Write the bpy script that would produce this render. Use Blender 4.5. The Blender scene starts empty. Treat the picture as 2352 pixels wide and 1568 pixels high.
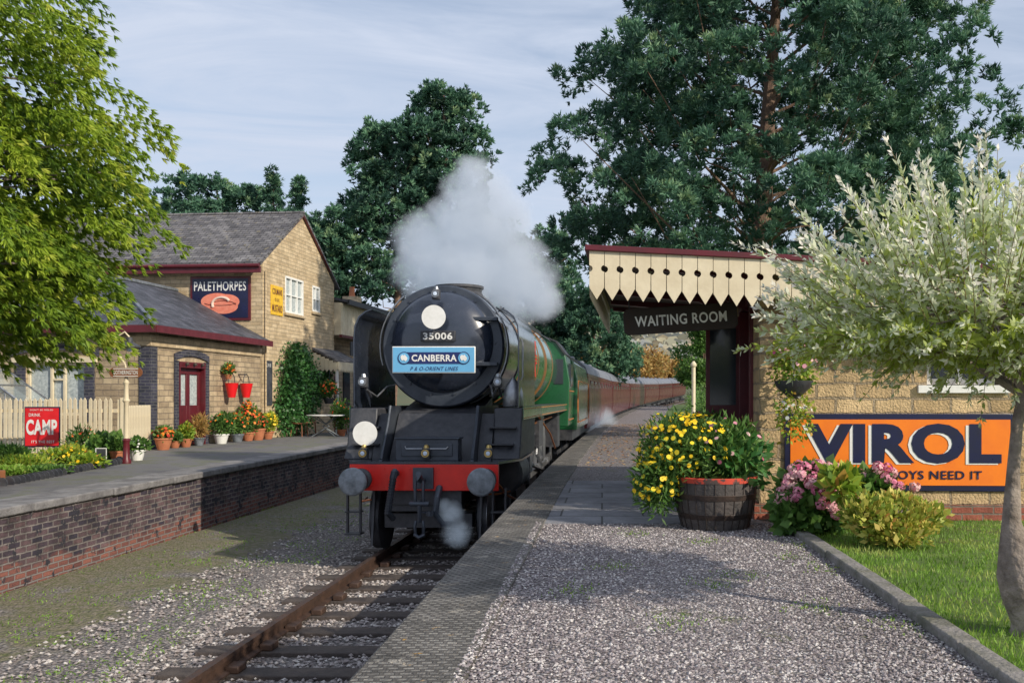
import bpy, bmesh, math, random
import numpy as np
from mathutils import Vector, Matrix, noise
random.seed(7); rng=np.random.default_rng(7)
S=bpy.context.scene; COL=S.collection
F=2100.; VX=1383.; HY=915.; EZ=2.17; PZ=.9
R=math.radians; PI=math.pi
def at(px,py,Y): return Vector(((px-VX)/F*Y, Y, EZ-(py-HY)/F*Y))
def cx(Y): return .00066*max(0,Y-2)**2
def rz(Y): return .00009*max(0,min(Y,190)-12)**2
U=random.uniform
# ---------------------------------------------------------------- materials
def newmat(name):
    m=bpy.data.materials.new(name); m.use_nodes=True; nt=m.node_tree
    return m,nt,nt.nodes['Principled BSDF']
def N(nt,t,**k):
    n=nt.nodes.new(t)
    for a,b in k.items():
        if a in n.inputs.keys(): n.inputs[a].default_value=b
        else: setattr(n,a,b)
    return n
def c4(c): return (c[0],c[1],c[2],1)
def ramp(nt,fac,stops):
    r=nt.nodes.new('ShaderNodeValToRGB'); e=r.color_ramp.elements
    while len(e)<len(stops): e.new(.5)
    for i,(p,c) in enumerate(stops): e[i].position=p; e[i].color=c4(c)
    nt.links.new(fac,r.inputs[0]); return r
def mat(name,c1,c2=None,sc=6,rough=.7,metal=0,bump=0,bsc=None,coat=0,stops=None):
    m,nt,b=newmat(name); L=nt.links.new
    b.inputs['Roughness'].default_value=rough; b.inputs['Metallic'].default_value=metal
    if coat: b.inputs['Coat Weight'].default_value=coat; b.inputs['Coat Roughness'].default_value=.12
    tc=N(nt,'ShaderNodeTexCoord')
    if c2 is None: c2=tuple(x*.75 for x in c1)
    n=N(nt,'ShaderNodeTexNoise'); n.inputs['Scale'].default_value=sc; n.inputs['Detail'].default_value=6; n.inputs['Roughness'].default_value=.65
    L(tc.outputs['Object'],n.inputs['Vector'])
    r=ramp(nt,n.outputs['Fac'],stops or [(.35,c1),(.65,c2)]); L(r.outputs[0],b.inputs['Base Color'])
    rr_=N(nt,'ShaderNodeMapRange'); L(n.outputs['Fac'],rr_.inputs['Value']); rr_.inputs['From Min'].default_value=.3; rr_.inputs['From Max'].default_value=.7
    rr_.inputs['To Min'].default_value=max(.02,rough*.8); rr_.inputs['To Max'].default_value=min(1,rough*1.25+.03); L(rr_.outputs[0],b.inputs['Roughness'])
    if bump:
        n2=N(nt,'ShaderNodeTexNoise'); n2.inputs['Scale'].default_value=bsc or sc*4; n2.inputs['Detail'].default_value=5
        L(tc.outputs['Object'],n2.inputs['Vector'])
        bp=N(nt,'ShaderNodeBump'); bp.inputs['Strength'].default_value=bump; bp.inputs['Distance'].default_value=.02
        L(n2.outputs['Fac'],bp.inputs['Height']); L(bp.outputs[0],b.inputs['Normal'])
    return m
def brick(name,c1,c2,mo,bw,bh,ms=.01,rough=.85,bump=.6,off=.5,var=.5,low=None,moss=None,dist=.012,grain=40,moss2=None):
    m,nt,b=newmat(name); L=nt.links.new; b.inputs['Roughness'].default_value=rough
    tc=N(nt,'ShaderNodeTexCoord'); uv=N(nt,'ShaderNodeUVMap'); uv.uv_map='UVMap'
    nn=N(nt,'ShaderNodeTexNoise'); nn.inputs['Scale'].default_value=5; L(uv.outputs[0],nn.inputs['Vector'])
    sub=N(nt,'ShaderNodeVectorMath',operation='SUBTRACT'); L(nn.outputs['Color'],sub.inputs[0]); sub.inputs[1].default_value=(.5,.5,.5)
    scl=N(nt,'ShaderNodeVectorMath',operation='SCALE'); L(sub.outputs[0],scl.inputs[0]); scl.inputs['Scale'].default_value=dist*2
    ad=N(nt,'ShaderNodeVectorMath',operation='ADD'); L(uv.outputs[0],ad.inputs[0]); L(scl.outputs[0],ad.inputs[1])
    t=N(nt,'ShaderNodeTexBrick'); t.offset=off; t.inputs['Scale'].default_value=1; t.inputs['Brick Width'].default_value=bw; t.inputs['Row Height'].default_value=bh
    t.inputs['Mortar Size'].default_value=ms; t.inputs['Mortar Smooth'].default_value=.3; t.inputs['Bias'].default_value=0
    L(ad.outputs[0],t.inputs['Vector'])
    t.inputs['Color1'].default_value=c4(c1); t.inputs['Color2'].default_value=c4(c2); t.inputs['Mortar'].default_value=c4(mo)
    n=N(nt,'ShaderNodeTexNoise'); n.inputs['Scale'].default_value=2.2; n.inputs['Detail'].default_value=8; n.inputs['Roughness'].default_value=.75; L(tc.outputs['Object'],n.inputs['Vector'])
    r=ramp(nt,n.outputs['Fac'],[(.3,(1-var,)*3),(.7,(1+var*.5,)*3)])
    mx=N(nt,'ShaderNodeMix',data_type='RGBA',blend_type='MULTIPLY'); mx.inputs['Factor'].default_value=1
    L(t.outputs['Color'],mx.inputs['A']); L(r.outputs[0],mx.inputs['B']); out=mx.outputs['Result']
    if low:
        t2=N(nt,'ShaderNodeTexBrick'); t2.offset=off; t2.inputs['Scale'].default_value=1; t2.inputs['Brick Width'].default_value=bw; t2.inputs['Row Height'].default_value=bh; t2.inputs['Mortar Size'].default_value=ms
        L(ad.outputs[0],t2.inputs['Vector']); t2.inputs['Color1'].default_value=c4(low[0]); t2.inputs['Color2'].default_value=c4(low[1]); t2.inputs['Mortar'].default_value=c4(mo)
        sx=N(nt,'ShaderNodeSeparateXYZ'); L(tc.outputs['Object'],sx.inputs[0])
        n3=N(nt,'ShaderNodeTexNoise'); n3.inputs['Scale'].default_value=3; n3.inputs['Detail'].default_value=5; L(tc.outputs['Object'],n3.inputs['Vector'])
        ma=N(nt,'ShaderNodeMath',operation='MULTIPLY_ADD'); L(n3.outputs['Fac'],ma.inputs[0]); ma.inputs[1].default_value=.6; L(sx.outputs['Z'],ma.inputs[2])
        r2=ramp(nt,ma.outputs[0],[(low[2],(1,1,1)),(low[2]+.1,(0,0,0))])
        m2=N(nt,'ShaderNodeMix',data_type='RGBA'); L(r2.outputs[0],m2.inputs['Factor']); L(out,m2.inputs['A']); L(t2.outputs['Color'],m2.inputs['B']); out=m2.outputs['Result']
    for ms_ in (moss,moss2):
        if not ms_: continue
        n3=N(nt,'ShaderNodeTexNoise'); n3.inputs['Scale'].default_value=ms_[1]; n3.inputs['Detail'].default_value=8; n3.inputs['Roughness'].default_value=.7; L(tc.outputs['Object'],n3.inputs['Vector'])
        r2=ramp(nt,n3.outputs['Fac'],[(ms_[2],(0,0,0)),(ms_[2]+.05,(1,1,1))])
        m2=N(nt,'ShaderNodeMix',data_type='RGBA'); L(r2.outputs[0],m2.inputs['Factor']); L(out,m2.inputs['A']); m2.inputs['B'].default_value=c4(ms_[0]); out=m2.outputs['Result']
    L(out,b.inputs['Base Color'])
    n4=N(nt,'ShaderNodeTexNoise'); n4.inputs['Scale'].default_value=grain; n4.inputs['Detail'].default_value=4; L(tc.outputs['Object'],n4.inputs['Vector'])
    s=N(nt,'ShaderNodeMath',operation='MULTIPLY_ADD'); L(t.outputs['Fac'],s.inputs[0]); s.inputs[1].default_value=-1; L(n4.outputs['Fac'],s.inputs[2])
    bp=N(nt,'ShaderNodeBump'); bp.inputs['Strength'].default_value=bump; bp.inputs['Distance'].default_value=.015
    L(s.outputs[0],bp.inputs['Height']); L(bp.outputs[0],b.inputs['Normal'])
    return m
def leafmat(name,stops,trans=.3,rough=.6):
    m,nt,b=newmat(name); L=nt.links.new
    a=N(nt,'ShaderNodeAttribute'); a.attribute_name='tint'
    r=ramp(nt,a.outputs['Fac'],stops); L(r.outputs[0],b.inputs['Base Color']); b.inputs['Roughness'].default_value=rough
    if trans:
        t=N(nt,'ShaderNodeBsdfTranslucent'); L(r.outputs[0],t.inputs[0]); mx=N(nt,'ShaderNodeMixShader'); mx.inputs[0].default_value=trans
        L(b.outputs[0],mx.inputs[1]); L(t.outputs[0],mx.inputs[2]); L(mx.outputs[0],nt.nodes['Material Output'].inputs[0])
    return m
def gravelmat(name,cols,scale=45,moss=None,mossscale=1.2,mosst=.55,bump=1.,zone=None,d=.02):
    m,nt,b=newmat(name); L=nt.links.new; b.inputs['Roughness'].default_value=.9
    tc=N(nt,'ShaderNodeTexCoord'); v=N(nt,'ShaderNodeTexVoronoi'); v.inputs['Scale'].default_value=scale; L(tc.outputs['Object'],v.inputs['Vector'])
    sp=N(nt,'ShaderNodeSeparateColor'); L(v.outputs['Color'],sp.inputs[0])
    k=len(cols); r=ramp(nt,sp.outputs[0],[(i/(k-1),c) for i,c in enumerate(cols)])
    dr=ramp(nt,v.outputs['Distance'],[(0.3,(1,1,1)),(.75,(.35,.35,.35))])
    mx=N(nt,'ShaderNodeMix',data_type='RGBA',blend_type='MULTIPLY'); mx.inputs['Factor'].default_value=1; L(r.outputs[0],mx.inputs['A']); L(dr.outputs[0],mx.inputs['B']); out=mx.outputs['Result']
    if moss:
        n=N(nt,'ShaderNodeTexNoise'); n.inputs['Scale'].default_value=mossscale; n.inputs['Detail'].default_value=9; n.inputs['Roughness'].default_value=.7; L(tc.outputs['Object'],n.inputs['Vector'])
        fac=n.outputs['Fac']
        if zone:
            sx=N(nt,'ShaderNodeSeparateXYZ'); L(tc.outputs['Object'],sx.inputs[0])
            mr=N(nt,'ShaderNodeMapRange'); L(sx.outputs['X'],mr.inputs['Value']); mr.inputs['From Min'].default_value=zone[0]; mr.inputs['From Max'].default_value=zone[1]; mr.inputs['To Min'].default_value=.2; mr.inputs['To Max'].default_value=-.25
            ad=N(nt,'ShaderNodeMath',operation='ADD'); L(fac,ad.inputs[0]); L(mr.outputs[0],ad.inputs[1]); fac=ad.outputs[0]
        r2=ramp(nt,fac,[(mosst,(0,0,0)),(mosst+.15,(1,1,1))])
        n5=N(nt,'ShaderNodeTexNoise'); n5.inputs['Scale'].default_value=14; n5.inputs['Detail'].default_value=6; L(tc.outputs['Object'],n5.inputs['Vector'])
        r3=ramp(nt,n5.outputs['Fac'],[(.35,moss[0]),(.65,moss[1])])
        m2=N(nt,'ShaderNodeMix',data_type='RGBA'); L(r2.outputs[0],m2.inputs['Factor']); L(out,m2.inputs['A']); L(r3.outputs[0],m2.inputs['B']); out=m2.outputs['Result']
    L(out,b.inputs['Base Color'])
    bp=N(nt,'ShaderNodeBump'); bp.inputs['Strength'].default_value=bump; bp.inputs['Distance'].default_value=d; bp.invert=True
    L(v.outputs['Distance'],bp.inputs['Height']); L(bp.outputs[0],b.inputs['Normal'])
    return m
def clearmat(name,col,a):
    m,nt,b=newmat(name); b.inputs['Base Color'].default_value=c4(col); b.inputs['Roughness'].default_value=.05
    t=N(nt,'ShaderNodeBsdfTransparent'); mx=N(nt,'ShaderNodeMixShader'); mx.inputs[0].default_value=a; nt.links.new(b.outputs[0],mx.inputs[1]); nt.links.new(t.outputs[0],mx.inputs[2]); nt.links.new(mx.outputs[0],nt.nodes['Material Output'].inputs[0]); return m
M={}
M['black']=mat('gloss_black',(.018,.025,.042),(.034,.043,.068),3,.22,0,.08,8,coat=.8)
M['dblack']=mat('dull_black',(.028,.031,.04),(.068,.07,.08),7,.5,0,.25,30)
M['boxblack']=mat('smokebox_black',(.035,.044,.062),(.07,.082,.105),4,.35,.3,.08,12)
M['grey']=mat('worn_grey_paint',(.12,.14,.16),(.26,.29,.33),9,.5,.3,.2,30)
M['steel']=mat('worn_steel',(.25,.26,.28),(.45,.46,.48),10,.35,.8,.15,40)
M['red']=mat('red_beam',(.78,.02,.012),(.64,.015,.01),3,.35,coat=.3)
M['green']=mat('loco_green',(.018,.12,.045),(.013,.09,.035),2,.22,0,.03,6,coat=.8)
M['orange']=mat('lining_orange',(.5,.17,.05),None,5,.4)
M['band']=mat('boiler_band_lining',(.22,.1,.03),(.14,.07,.03),5,.4)
M['copper']=mat('copper',(.7,.28,.12),(.45,.15,.07),10,.35,.9)
M['brass']=mat('brass',(.7,.5,.2),(.5,.35,.12),10,.35,.8)
M['white']=mat('white_paint',(.85,.85,.83),(.74,.74,.71),12,.5)
M['cream']=mat('cream_paint',(.74,.65,.47),(.62,.53,.37),3,.6,0,.1,30)
M['maroon']=mat('maroon_paint',(.13,.014,.022),(.09,.012,.018),4,.4)
M['coachred']=mat('coach_maroon',(.13,.012,.018),(.085,.01,.015),.8,.3,coat=.4)
M['coachroof']=mat('coach_roof',(.12,.13,.16),(.2,.21,.24),.6,.6)
M['glass']=mat('dark_glass',(.03,.04,.05),(.05,.06,.07),1,.08)
M['lens']=mat('lamp_lens',(.55,.65,.8),(.7,.8,.95),30,.1)
M['clear']=clearmat('greenhouse_glass',(.6,.7,.7),.75)
M['curtain']=mat('net_curtain',(.55,.6,.6),(.28,.33,.35),14,.5)
M['lblue']=mat('headboard_blue',(.14,.42,.7),(.16,.46,.74),2,.4)
M['dblue']=mat('dark_blue',(.015,.03,.15),(.012,.025,.11),4,.4)
M['navy']=mat('enamel_navy',(.013,.016,.065),(.01,.012,.04),4,.3)
M['virol']=mat('enamel_orange',(.95,.24,.015),(.85,.19,.012),3,.35)
M['campred']=mat('enamel_red',(.8,.015,.02),(.65,.012,.015),4,.35)
M['yellow']=mat('enamel_yellow',(.85,.55,.03),(.7,.4,.02),6,.4)
M['sausage']=mat('sausage_pink',(.85,.3,.2),(.75,.2,.13),8,.5)
M['pinkpale']=mat('paper_band_pink',(.8,.6,.5),(.85,.7,.6),20,.5)
M['signbrown']=mat('sign_brown_black',(.025,.018,.016),(.04,.028,.024),4,.75)
M['soffit']=mat('soffit_boards',(.12,.095,.08),(.18,.14,.115),5,.8)
M['stone']=brick('cotswold_stone',(.58,.46,.3),(.38,.29,.19),(.3,.24,.18),.42,.15,.012,moss=((.2,.16,.11),3.5,.64),var=.45,bump=1.2)
M['ashlar']=brick('ashlar_stone',(.68,.54,.35),(.5,.38,.23),(.4,.32,.22),.36,.125,.009,moss=((.3,.22,.14),3,.66),var=.35,bump=.8)
M['stone2']=brick('waiting_stone',(.68,.5,.28),(.48,.34,.18),(.38,.3,.2),.4,.16,.014,moss=((.28,.21,.13),3.5,.66),var=.45,bump=1.5,dist=.03)
M['bbrick']=brick('blue_brick',(.06,.06,.095),(.025,.028,.045),(.14,.14,.14),.23,.08,.008,var=.4,bump=.5)
M['pbrick']=brick('platform_brick',(.18,.11,.115),(.04,.036,.06),(.25,.22,.21),.22,.077,.013,var=.8,low=((.31,.12,.09),(.14,.055,.05),.40),moss=((.03,.03,.042),4,.56),moss2=((.34,.31,.29),6,.7),bump=1.4)
M['redbrick']=brick('red_brick',(.42,.13,.08),(.3,.09,.06),(.25,.2,.16),.22,.077,.01)
M['slate']=brick('slate_roof',(.11,.115,.145),(.05,.055,.07),(.02,.02,.025),.28,.2,.008,var=.55,rough=.55,moss=((.16,.14,.09),4,.66),bump=1,dist=.004)
M['slate2']=brick('stone_slate_roof',(.23,.22,.225),(.1,.095,.105),(.03,.03,.03),.26,.17,.01,var=.6,rough=.8,moss=((.27,.23,.14),5,.6),moss2=((.4,.38,.36),9,.68),bump=1.4,dist=.01)
M['coping']=brick('coping_stone',(.36,.34,.31),(.24,.225,.205),(.13,.12,.11),.07,.045,.012,var=.7,off=.5,moss=((.46,.42,.36),4,.6),moss2=((.55,.3,.05),8,.635),bump=1.3,dist=.03,grain=70)
M['coping2']=mat('left_coping',(.27,.26,.26),(.13,.125,.13),3,.9,0,.8,30)
M['slab']=brick('paving_slabs',(.25,.25,.27),(.17,.17,.19),(.07,.07,.07),.9,.62,.012,var=.5,moss=((.14,.15,.09),5,.66),bump=.5,dist=.005)
M['tarmac']=mat('platform_surface',(.09,.085,.09),(.17,.16,.155),1.6,.92,0,.7,50,stops=[(.3,(.09,.09,.1)),(.5,(.17,.165,.17)),(.62,(.14,.15,.1)),(.75,(.26,.24,.23))])
M['gravel']=gravelmat('gravel',[(.15,.13,.14),(.28,.25,.25),(.42,.38,.38),(.2,.16,.16),(.34,.3,.28),(.52,.49,.49)],48,((.12,.16,.04),(.2,.19,.08)),1.6,.6,1.)
M['ballast']=gravelmat('ballast',[(.23,.2,.19),(.35,.31,.29),(.17,.15,.15),(.44,.41,.39)],30,((.12,.13,.05),(.24,.2,.15)),1.3,.55,1.,zone=(-5.4,-3.9),d=.03)
M['farground']=mat('meadow_ground',(.07,.09,.03),(.12,.11,.05),.05,.95)
M['lawn']=mat('lawn_ground',(.1,.17,.03),(.17,.23,.05),3,.9,0,.8,60,stops=[(.3,(.1,.1,.04)),(.5,(.1,.17,.03)),(.7,(.17,.23,.05))])
M['soil']=mat('soil',(.06,.045,.03),(.1,.08,.05),8,.95,0,.8,40)
M['wood']=mat('sleeper_wood',(.04,.032,.03),(.1,.08,.07),4,.85,0,.7,30)
M['rail']=mat('rail_rust',(.055,.035,.028),(.09,.05,.035),9,.6,.2,.3,30)
M['railtop']=mat('rail_top',(.3,.28,.29),(.45,.43,.43),9,.3,.9)
M['barrel']=mat('barrel_wood',(.045,.042,.042),(.1,.085,.08),6,.8,0,.7,25)
M['hoop']=mat('rusty_hoop',(.03,.025,.025),(.07,.045,.035),9,.6,.3,.3,25)
M['flakered']=mat('flaking_red',(.62,.06,.03),(.1,.06,.05),7,.7,stops=[(.44,(.08,.06,.055)),(.5,(.6,.07,.04))])
M['terra']=mat('terracotta',(.5,.19,.09),(.4,.14,.07),8,.8)
M['bark']=mat('bark',(.14,.09,.07),(.26,.17,.12),5,.9,0,1,18)
M['bark2']=mat('pale_bark',(.36,.3,.26),(.16,.13,.11),9,.9,0,1,30)
M['twig']=mat('green_twig',(.2,.17,.07),(.26,.2,.1),9,.8)
M['chairwood']=mat('chair_wood',(.3,.12,.05),(.2,.075,.035),8,.5)
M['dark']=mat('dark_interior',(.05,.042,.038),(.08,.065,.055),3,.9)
M['kerb']=mat('kerb_concrete',(.28,.26,.25),(.13,.13,.1),5,.95,0,.8,40)
M['leaflitter']=leafmat('leaf_litter',[(0,(.28,.14,.07)),(.5,(.42,.22,.1)),(1,(.5,.36,.16))],.1)
M['pine']=leafmat('pine_needles',[(0,(.02,.06,.045)),(.35,(.055,.14,.09)),(.7,(.12,.26,.15)),(1,(.27,.38,.19))],.25)
M['thuja']=leafmat('thuja_sprays',[(0,(.04,.09,.012)),(.35,(.15,.26,.02)),(.7,(.34,.46,.035)),(1,(.52,.56,.08))],.35)
M['dec']=leafmat('green_leaves',[(0,(.04,.1,.02)),(.5,(.1,.22,.04)),(1,(.21,.34,.08))],.3)
M['autumn']=leafmat('autumn_leaves',[(0,(.25,.13,.05)),(.5,(.48,.3,.09)),(1,(.4,.38,.14))],.3)
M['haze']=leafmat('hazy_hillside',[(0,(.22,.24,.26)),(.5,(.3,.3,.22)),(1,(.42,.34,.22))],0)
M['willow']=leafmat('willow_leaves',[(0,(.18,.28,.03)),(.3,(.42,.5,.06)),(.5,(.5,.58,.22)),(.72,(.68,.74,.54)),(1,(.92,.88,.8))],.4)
M['ivy']=leafmat('ivy_leaves',[(0,(.025,.09,.025)),(.6,(.06,.19,.045)),(1,(.16,.3,.09))],.15,.4)
M['goldleaf']=leafmat('gold_green_leaves',[(0,(.1,.2,.02)),(.5,(.25,.38,.035)),(.8,(.55,.52,.07)),(1,(.6,.28,.07))],.3)
M['gold2']=leafmat('golden_leaves',[(0,(.14,.24,.03)),(.35,(.36,.42,.06)),(.65,(.7,.6,.16)),(1,(.62,.26,.08))],.3)
M['yblos']=leafmat('yellow_petals',[(0,(.9,.55,.01)),(1,(1.,.78,.03))],.2)
M['oblos']=leafmat('orange_red_petals',[(0,(.75,.04,.02)),(.5,(.85,.14,.02)),(1,(.9,.4,.03))],.2)
M['pblos']=leafmat('pink_petals',[(0,(.6,.08,.22)),(.5,(.8,.34,.45)),(1,(.88,.62,.58))],.25)
M['wblos']=leafmat('white_petals',[(0,(.7,.7,.7)),(1,(.85,.85,.8))],.2)
M['grassb']=leafmat('grass_blades',[(0,(.1,.19,.02)),(.6,(.22,.4,.045)),(1,(.4,.45,.12))],.3)
M['stones']=leafmat('loose_stones',[(0,(.13,.11,.12)),(.4,(.25,.22,.23)),(.75,(.4,.36,.36)),(1,(.62,.59,.57))],0,.9)
M['bstones']=leafmat('ballast_stones',[(0,(.16,.14,.14)),(.4,(.29,.25,.24)),(.8,(.44,.4,.38)),(1,(.58,.55,.52))],0,.9)
# ---------------------------------------------------------------- mesh tools
def finish(o,label,cat,group,kind):
    if label: o['label']=label
    if cat: o['category']=cat
    if group: o['group']=group
    if kind: o['kind']=kind
    return o
def root(name,label,cat,loc=(0,0,0),rot=0,group=None):
    o=bpy.data.objects.new(name,None); COL.objects.link(o); o.location=loc; o.rotation_euler=(0,0,rot); o.empty_display_size=.2
    return finish(o,label,cat,group,None)
class MB:
    def __init__(s): s.v=[];s.f=[];s.m=[];s.T=None
    def add(s,vs,fs,mi=0):
        n=len(s.v)
        if s.T is not None: vs=[tuple(s.T@Vector(v)) for v in vs]
        s.v+=[tuple(v) for v in vs]; s.f+=[tuple(n+i for i in f) for f in fs]; s.m+=[mi]*len(fs); return s
    def box(s,x0,x1,y0,y1,z0,z1,mi=0):
        v=[(x,y,z) for z in(z0,z1) for y in(y0,y1) for x in(x0,x1)]
        return s.add(v,[(0,2,3,1),(4,5,7,6),(0,1,5,4),(2,6,7,3),(0,4,6,2),(1,3,7,5)],mi)
    def tube(s,pts,r,n=8,mi=0,caps=True):
        pts=[Vector(p) for p in pts]; k=len(pts); rs=r if isinstance(r,(list,tuple)) else [r]*k
        vs=[]; prev=None
        for i,p in enumerate(pts):
            d=(pts[min(i+1,k-1)]-pts[max(i-1,0)]).normalized()
            a=prev if prev is not None else (Vector((0,0,1)) if abs(d.z)<.9 else Vector((1,0,0)))
            a=(a-d*a.dot(d)).normalized(); b=d.cross(a); prev=a
            for j in range(n):
                t=2*PI*j/n; vs.append(p+(a*math.cos(t)+b*math.sin(t))*rs[i])
        fs=[(i*n+j,i*n+(j+1)%n,(i+1)*n+(j+1)%n,(i+1)*n+j) for i in range(k-1) for j in range(n)]
        if caps: fs+=[tuple(range(n)),tuple(range((k-1)*n,k*n))]
        return s.add(vs,fs,mi)
    def lathe(s,prof,o=(0,0,0),axis='z',n=28,mi=0,sx=1):
        vs=[];k=len(prof)
        for r,h in prof:
            for j in range(n):
                t=2*PI*j/n; a,b=r*math.cos(t)*sx,r*math.sin(t)
                vs.append({'z':(o[0]+a,o[1]+b,o[2]+h),'y':(o[0]+a,o[1]+h,o[2]+b),'x':(o[0]+h,o[1]+a,o[2]+b)}[axis])
        fs=[(i*n+j,i*n+(j+1)%n,(i+1)*n+(j+1)%n,(i+1)*n+j) for i in range(k-1) for j in range(n)]
        fs+=[tuple(range(n)),tuple(range((k-1)*n,k*n))]
        return s.add(vs,fs,mi)
    def prism(s,poly,a,b,axis='y',mi=0):
        k=len(poly)
        f={'y':lambda p,h:(p[0],h,p[1]),'x':lambda p,h:(h,p[0],p[1]),'z':lambda p,h:(p[0],p[1],h)}[axis]
        vs=[f(p,a) for p in poly]+[f(p,b) for p in poly]
        return s.add(vs,[tuple(range(k)),tuple(range(k,2*k))]+[(i,(i+1)%k,k+(i+1)%k,k+i) for i in range(k)],mi)
    def build(s,name,mats,parent=None,label=None,cat=None,group=None,kind=None,bevel=0,smooth=True,fix=True,loc=None):
        me=bpy.data.meshes.new(name); me.from_pydata(s.v,[],s.f)
        if not isinstance(mats,(list,tuple)): mats=[mats]
        for m in mats: me.materials.append(M[m] if isinstance(m,str) else m)
        me.polygons.foreach_set('material_index',s.m)
        if fix:
            bm=bmesh.new(); bm.from_mesh(me); bmesh.ops.recalc_face_normals(bm,faces=bm.faces); bm.to_mesh(me); bm.free()
        uv=me.uv_layers.new(name='UVMap'); Z=Vector((0,0,1))
        for p in me.polygons:
            n=p.normal
            t=Z.cross(n) if abs(n.z)<.98 else Vector((1,0,0))
            t.normalize(); b=n.cross(t)
            for li in p.loop_indices:
                co=me.vertices[me.loops[li].vertex_index].co; uv.data[li].uv=(co.dot(t),co.dot(b))
        if smooth:
            me.polygons.foreach_set('use_smooth',[True]*len(me.polygons)); me.set_sharp_from_angle(angle=R(32))
        o=bpy.data.objects.new(name,me); COL.objects.link(o)
        if parent: o.parent=parent
        if loc: o.location=loc
        if bevel:
            b=o.modifiers.new('bevel','BEVEL'); b.width=bevel; b.segments=2; b.limit_method='ANGLE'; b.angle_limit=R(40)
        return finish(o,label,cat,group,kind)
def B(*a,mi=0): return MB().box(*a,mi=mi)
def npmesh(name,V,K,tint,m,parent=None,**k):
    n=len(V)//K; me=bpy.data.meshes.new(name); me.vertices.add(len(V)); me.vertices.foreach_set('co',np.asarray(V,dtype=np.float32).ravel())
    me.loops.add(len(V)); me.loops.foreach_set('vertex_index',np.arange(len(V),dtype=np.int32))
    me.polygons.add(n); me.polygons.foreach_set('loop_start',np.arange(0,len(V),K,dtype=np.int32))
    me.update(calc_edges=True)
    a=me.attributes.new('tint','FLOAT','POINT'); a.data.foreach_set('value',np.repeat(np.clip(tint,0,1),K).astype(np.float32))
    me.materials.append(M[m]); o=bpy.data.objects.new(name,me); COL.objects.link(o)
    if parent: o.parent=parent
    return finish(o,k.get('label'),k.get('cat'),k.get('group'),k.get('kind'))
def unit(a): return a/np.maximum(np.linalg.norm(a,axis=1,keepdims=True),1e-9)
def rdir(n): return unit(rng.normal(size=(n,3)))
def leafV(P,D,L,W):
    Sd=unit(np.cross(D,rdir(len(P)))); L=L.reshape(-1,1); W=W.reshape(-1,1)
    V=np.stack([P,P+D*L*.45+Sd*W,P+D*L,P+D*L*.45-Sd*W],1); return V.reshape(-1,3)
def discV(P,Nn,r,K=7):
    A=unit(np.cross(Nn,rdir(len(P)))); Bv=np.cross(Nn,A); r=r.reshape(-1,1)
    return np.stack([P+(A*math.cos(2*PI*j/K)+Bv*math.sin(2*PI*j/K))*r for j in range(K)],1).reshape(-1,3)
def stoneV(P,r):
    n=len(P); ax=[(1,0,0),(-1,0,0),(0,1,0),(0,-1,0),(0,0,1),(0,0,-1)]
    th=rng.uniform(0,6.28,n); c,s_=np.cos(th),np.sin(th); vs=[]
    for a in ax:
        q=np.tile(np.array(a,float),(n,1))+rng.uniform(-.3,.3,(n,3)); q=q*r.reshape(-1,1)*np.array([1.,.85,.6])
        vs.append(P+np.stack([q[:,0]*c-q[:,1]*s_,q[:,0]*s_+q[:,1]*c,q[:,2]],1))
    tr=[(0,2,4),(2,1,4),(1,3,4),(3,0,4),(2,0,5),(1,2,5),(3,1,5),(0,3,5)]
    return np.stack([np.stack([vs[i] for i in t],1) for t in tr],1).reshape(-1,3)
def ell(n,c,Rr,lo=.3,zmin=-1):
    d=rdir(n); d[:,2]=np.where(d[:,2]<zmin,-d[:,2],d[:,2]); return np.array(c)+d*np.array(Rr)*rng.uniform(lo,1,(n,1))**.6,d
def foliage(parent,blobs,n,L,W,m,name='foliage',up=.3,**k):
    Vs=[];T=[]
    for (c,Rr) in blobs:
        P,d=ell(n,c,Rr,.1); P=P+rng.normal(size=P.shape)*np.array(Rr)*.1; D=unit(d*.8+rdir(n)*.8+np.array([0,0,up])); l=L*rng.uniform(.6,1.3,n); Vs.append(leafV(P,D,l,l*W)); T.append(np.clip(rng.normal(.45+U(-.12,.12),.22,n),0,1))
    return npmesh(name,np.concatenate(Vs),4,np.concatenate(T),m,parent,**k)
def blossoms(parent,blobs,n,r,m,name='blossoms',zmin=-.3,K=7,fr=1.0):
    Vs=[];T=[]
    for (c,Rr) in blobs:
        d=rdir(n); d[:,2]=np.where(d[:,2]<zmin,-d[:,2],d[:,2]); P=np.array(c)+d*np.array(Rr)*rng.uniform(.92,1.12,(n,1))*fr
        Nn=unit(d+rdir(n)*.4+np.array([0,-.2,.3])); Vs.append(discV(P,Nn,r*rng.uniform(.7,1.2,n),K)); T.append(rng.uniform(0,1,n))
    return npmesh(name,np.concatenate(Vs),K,np.concatenate(T),m,parent)
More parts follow.
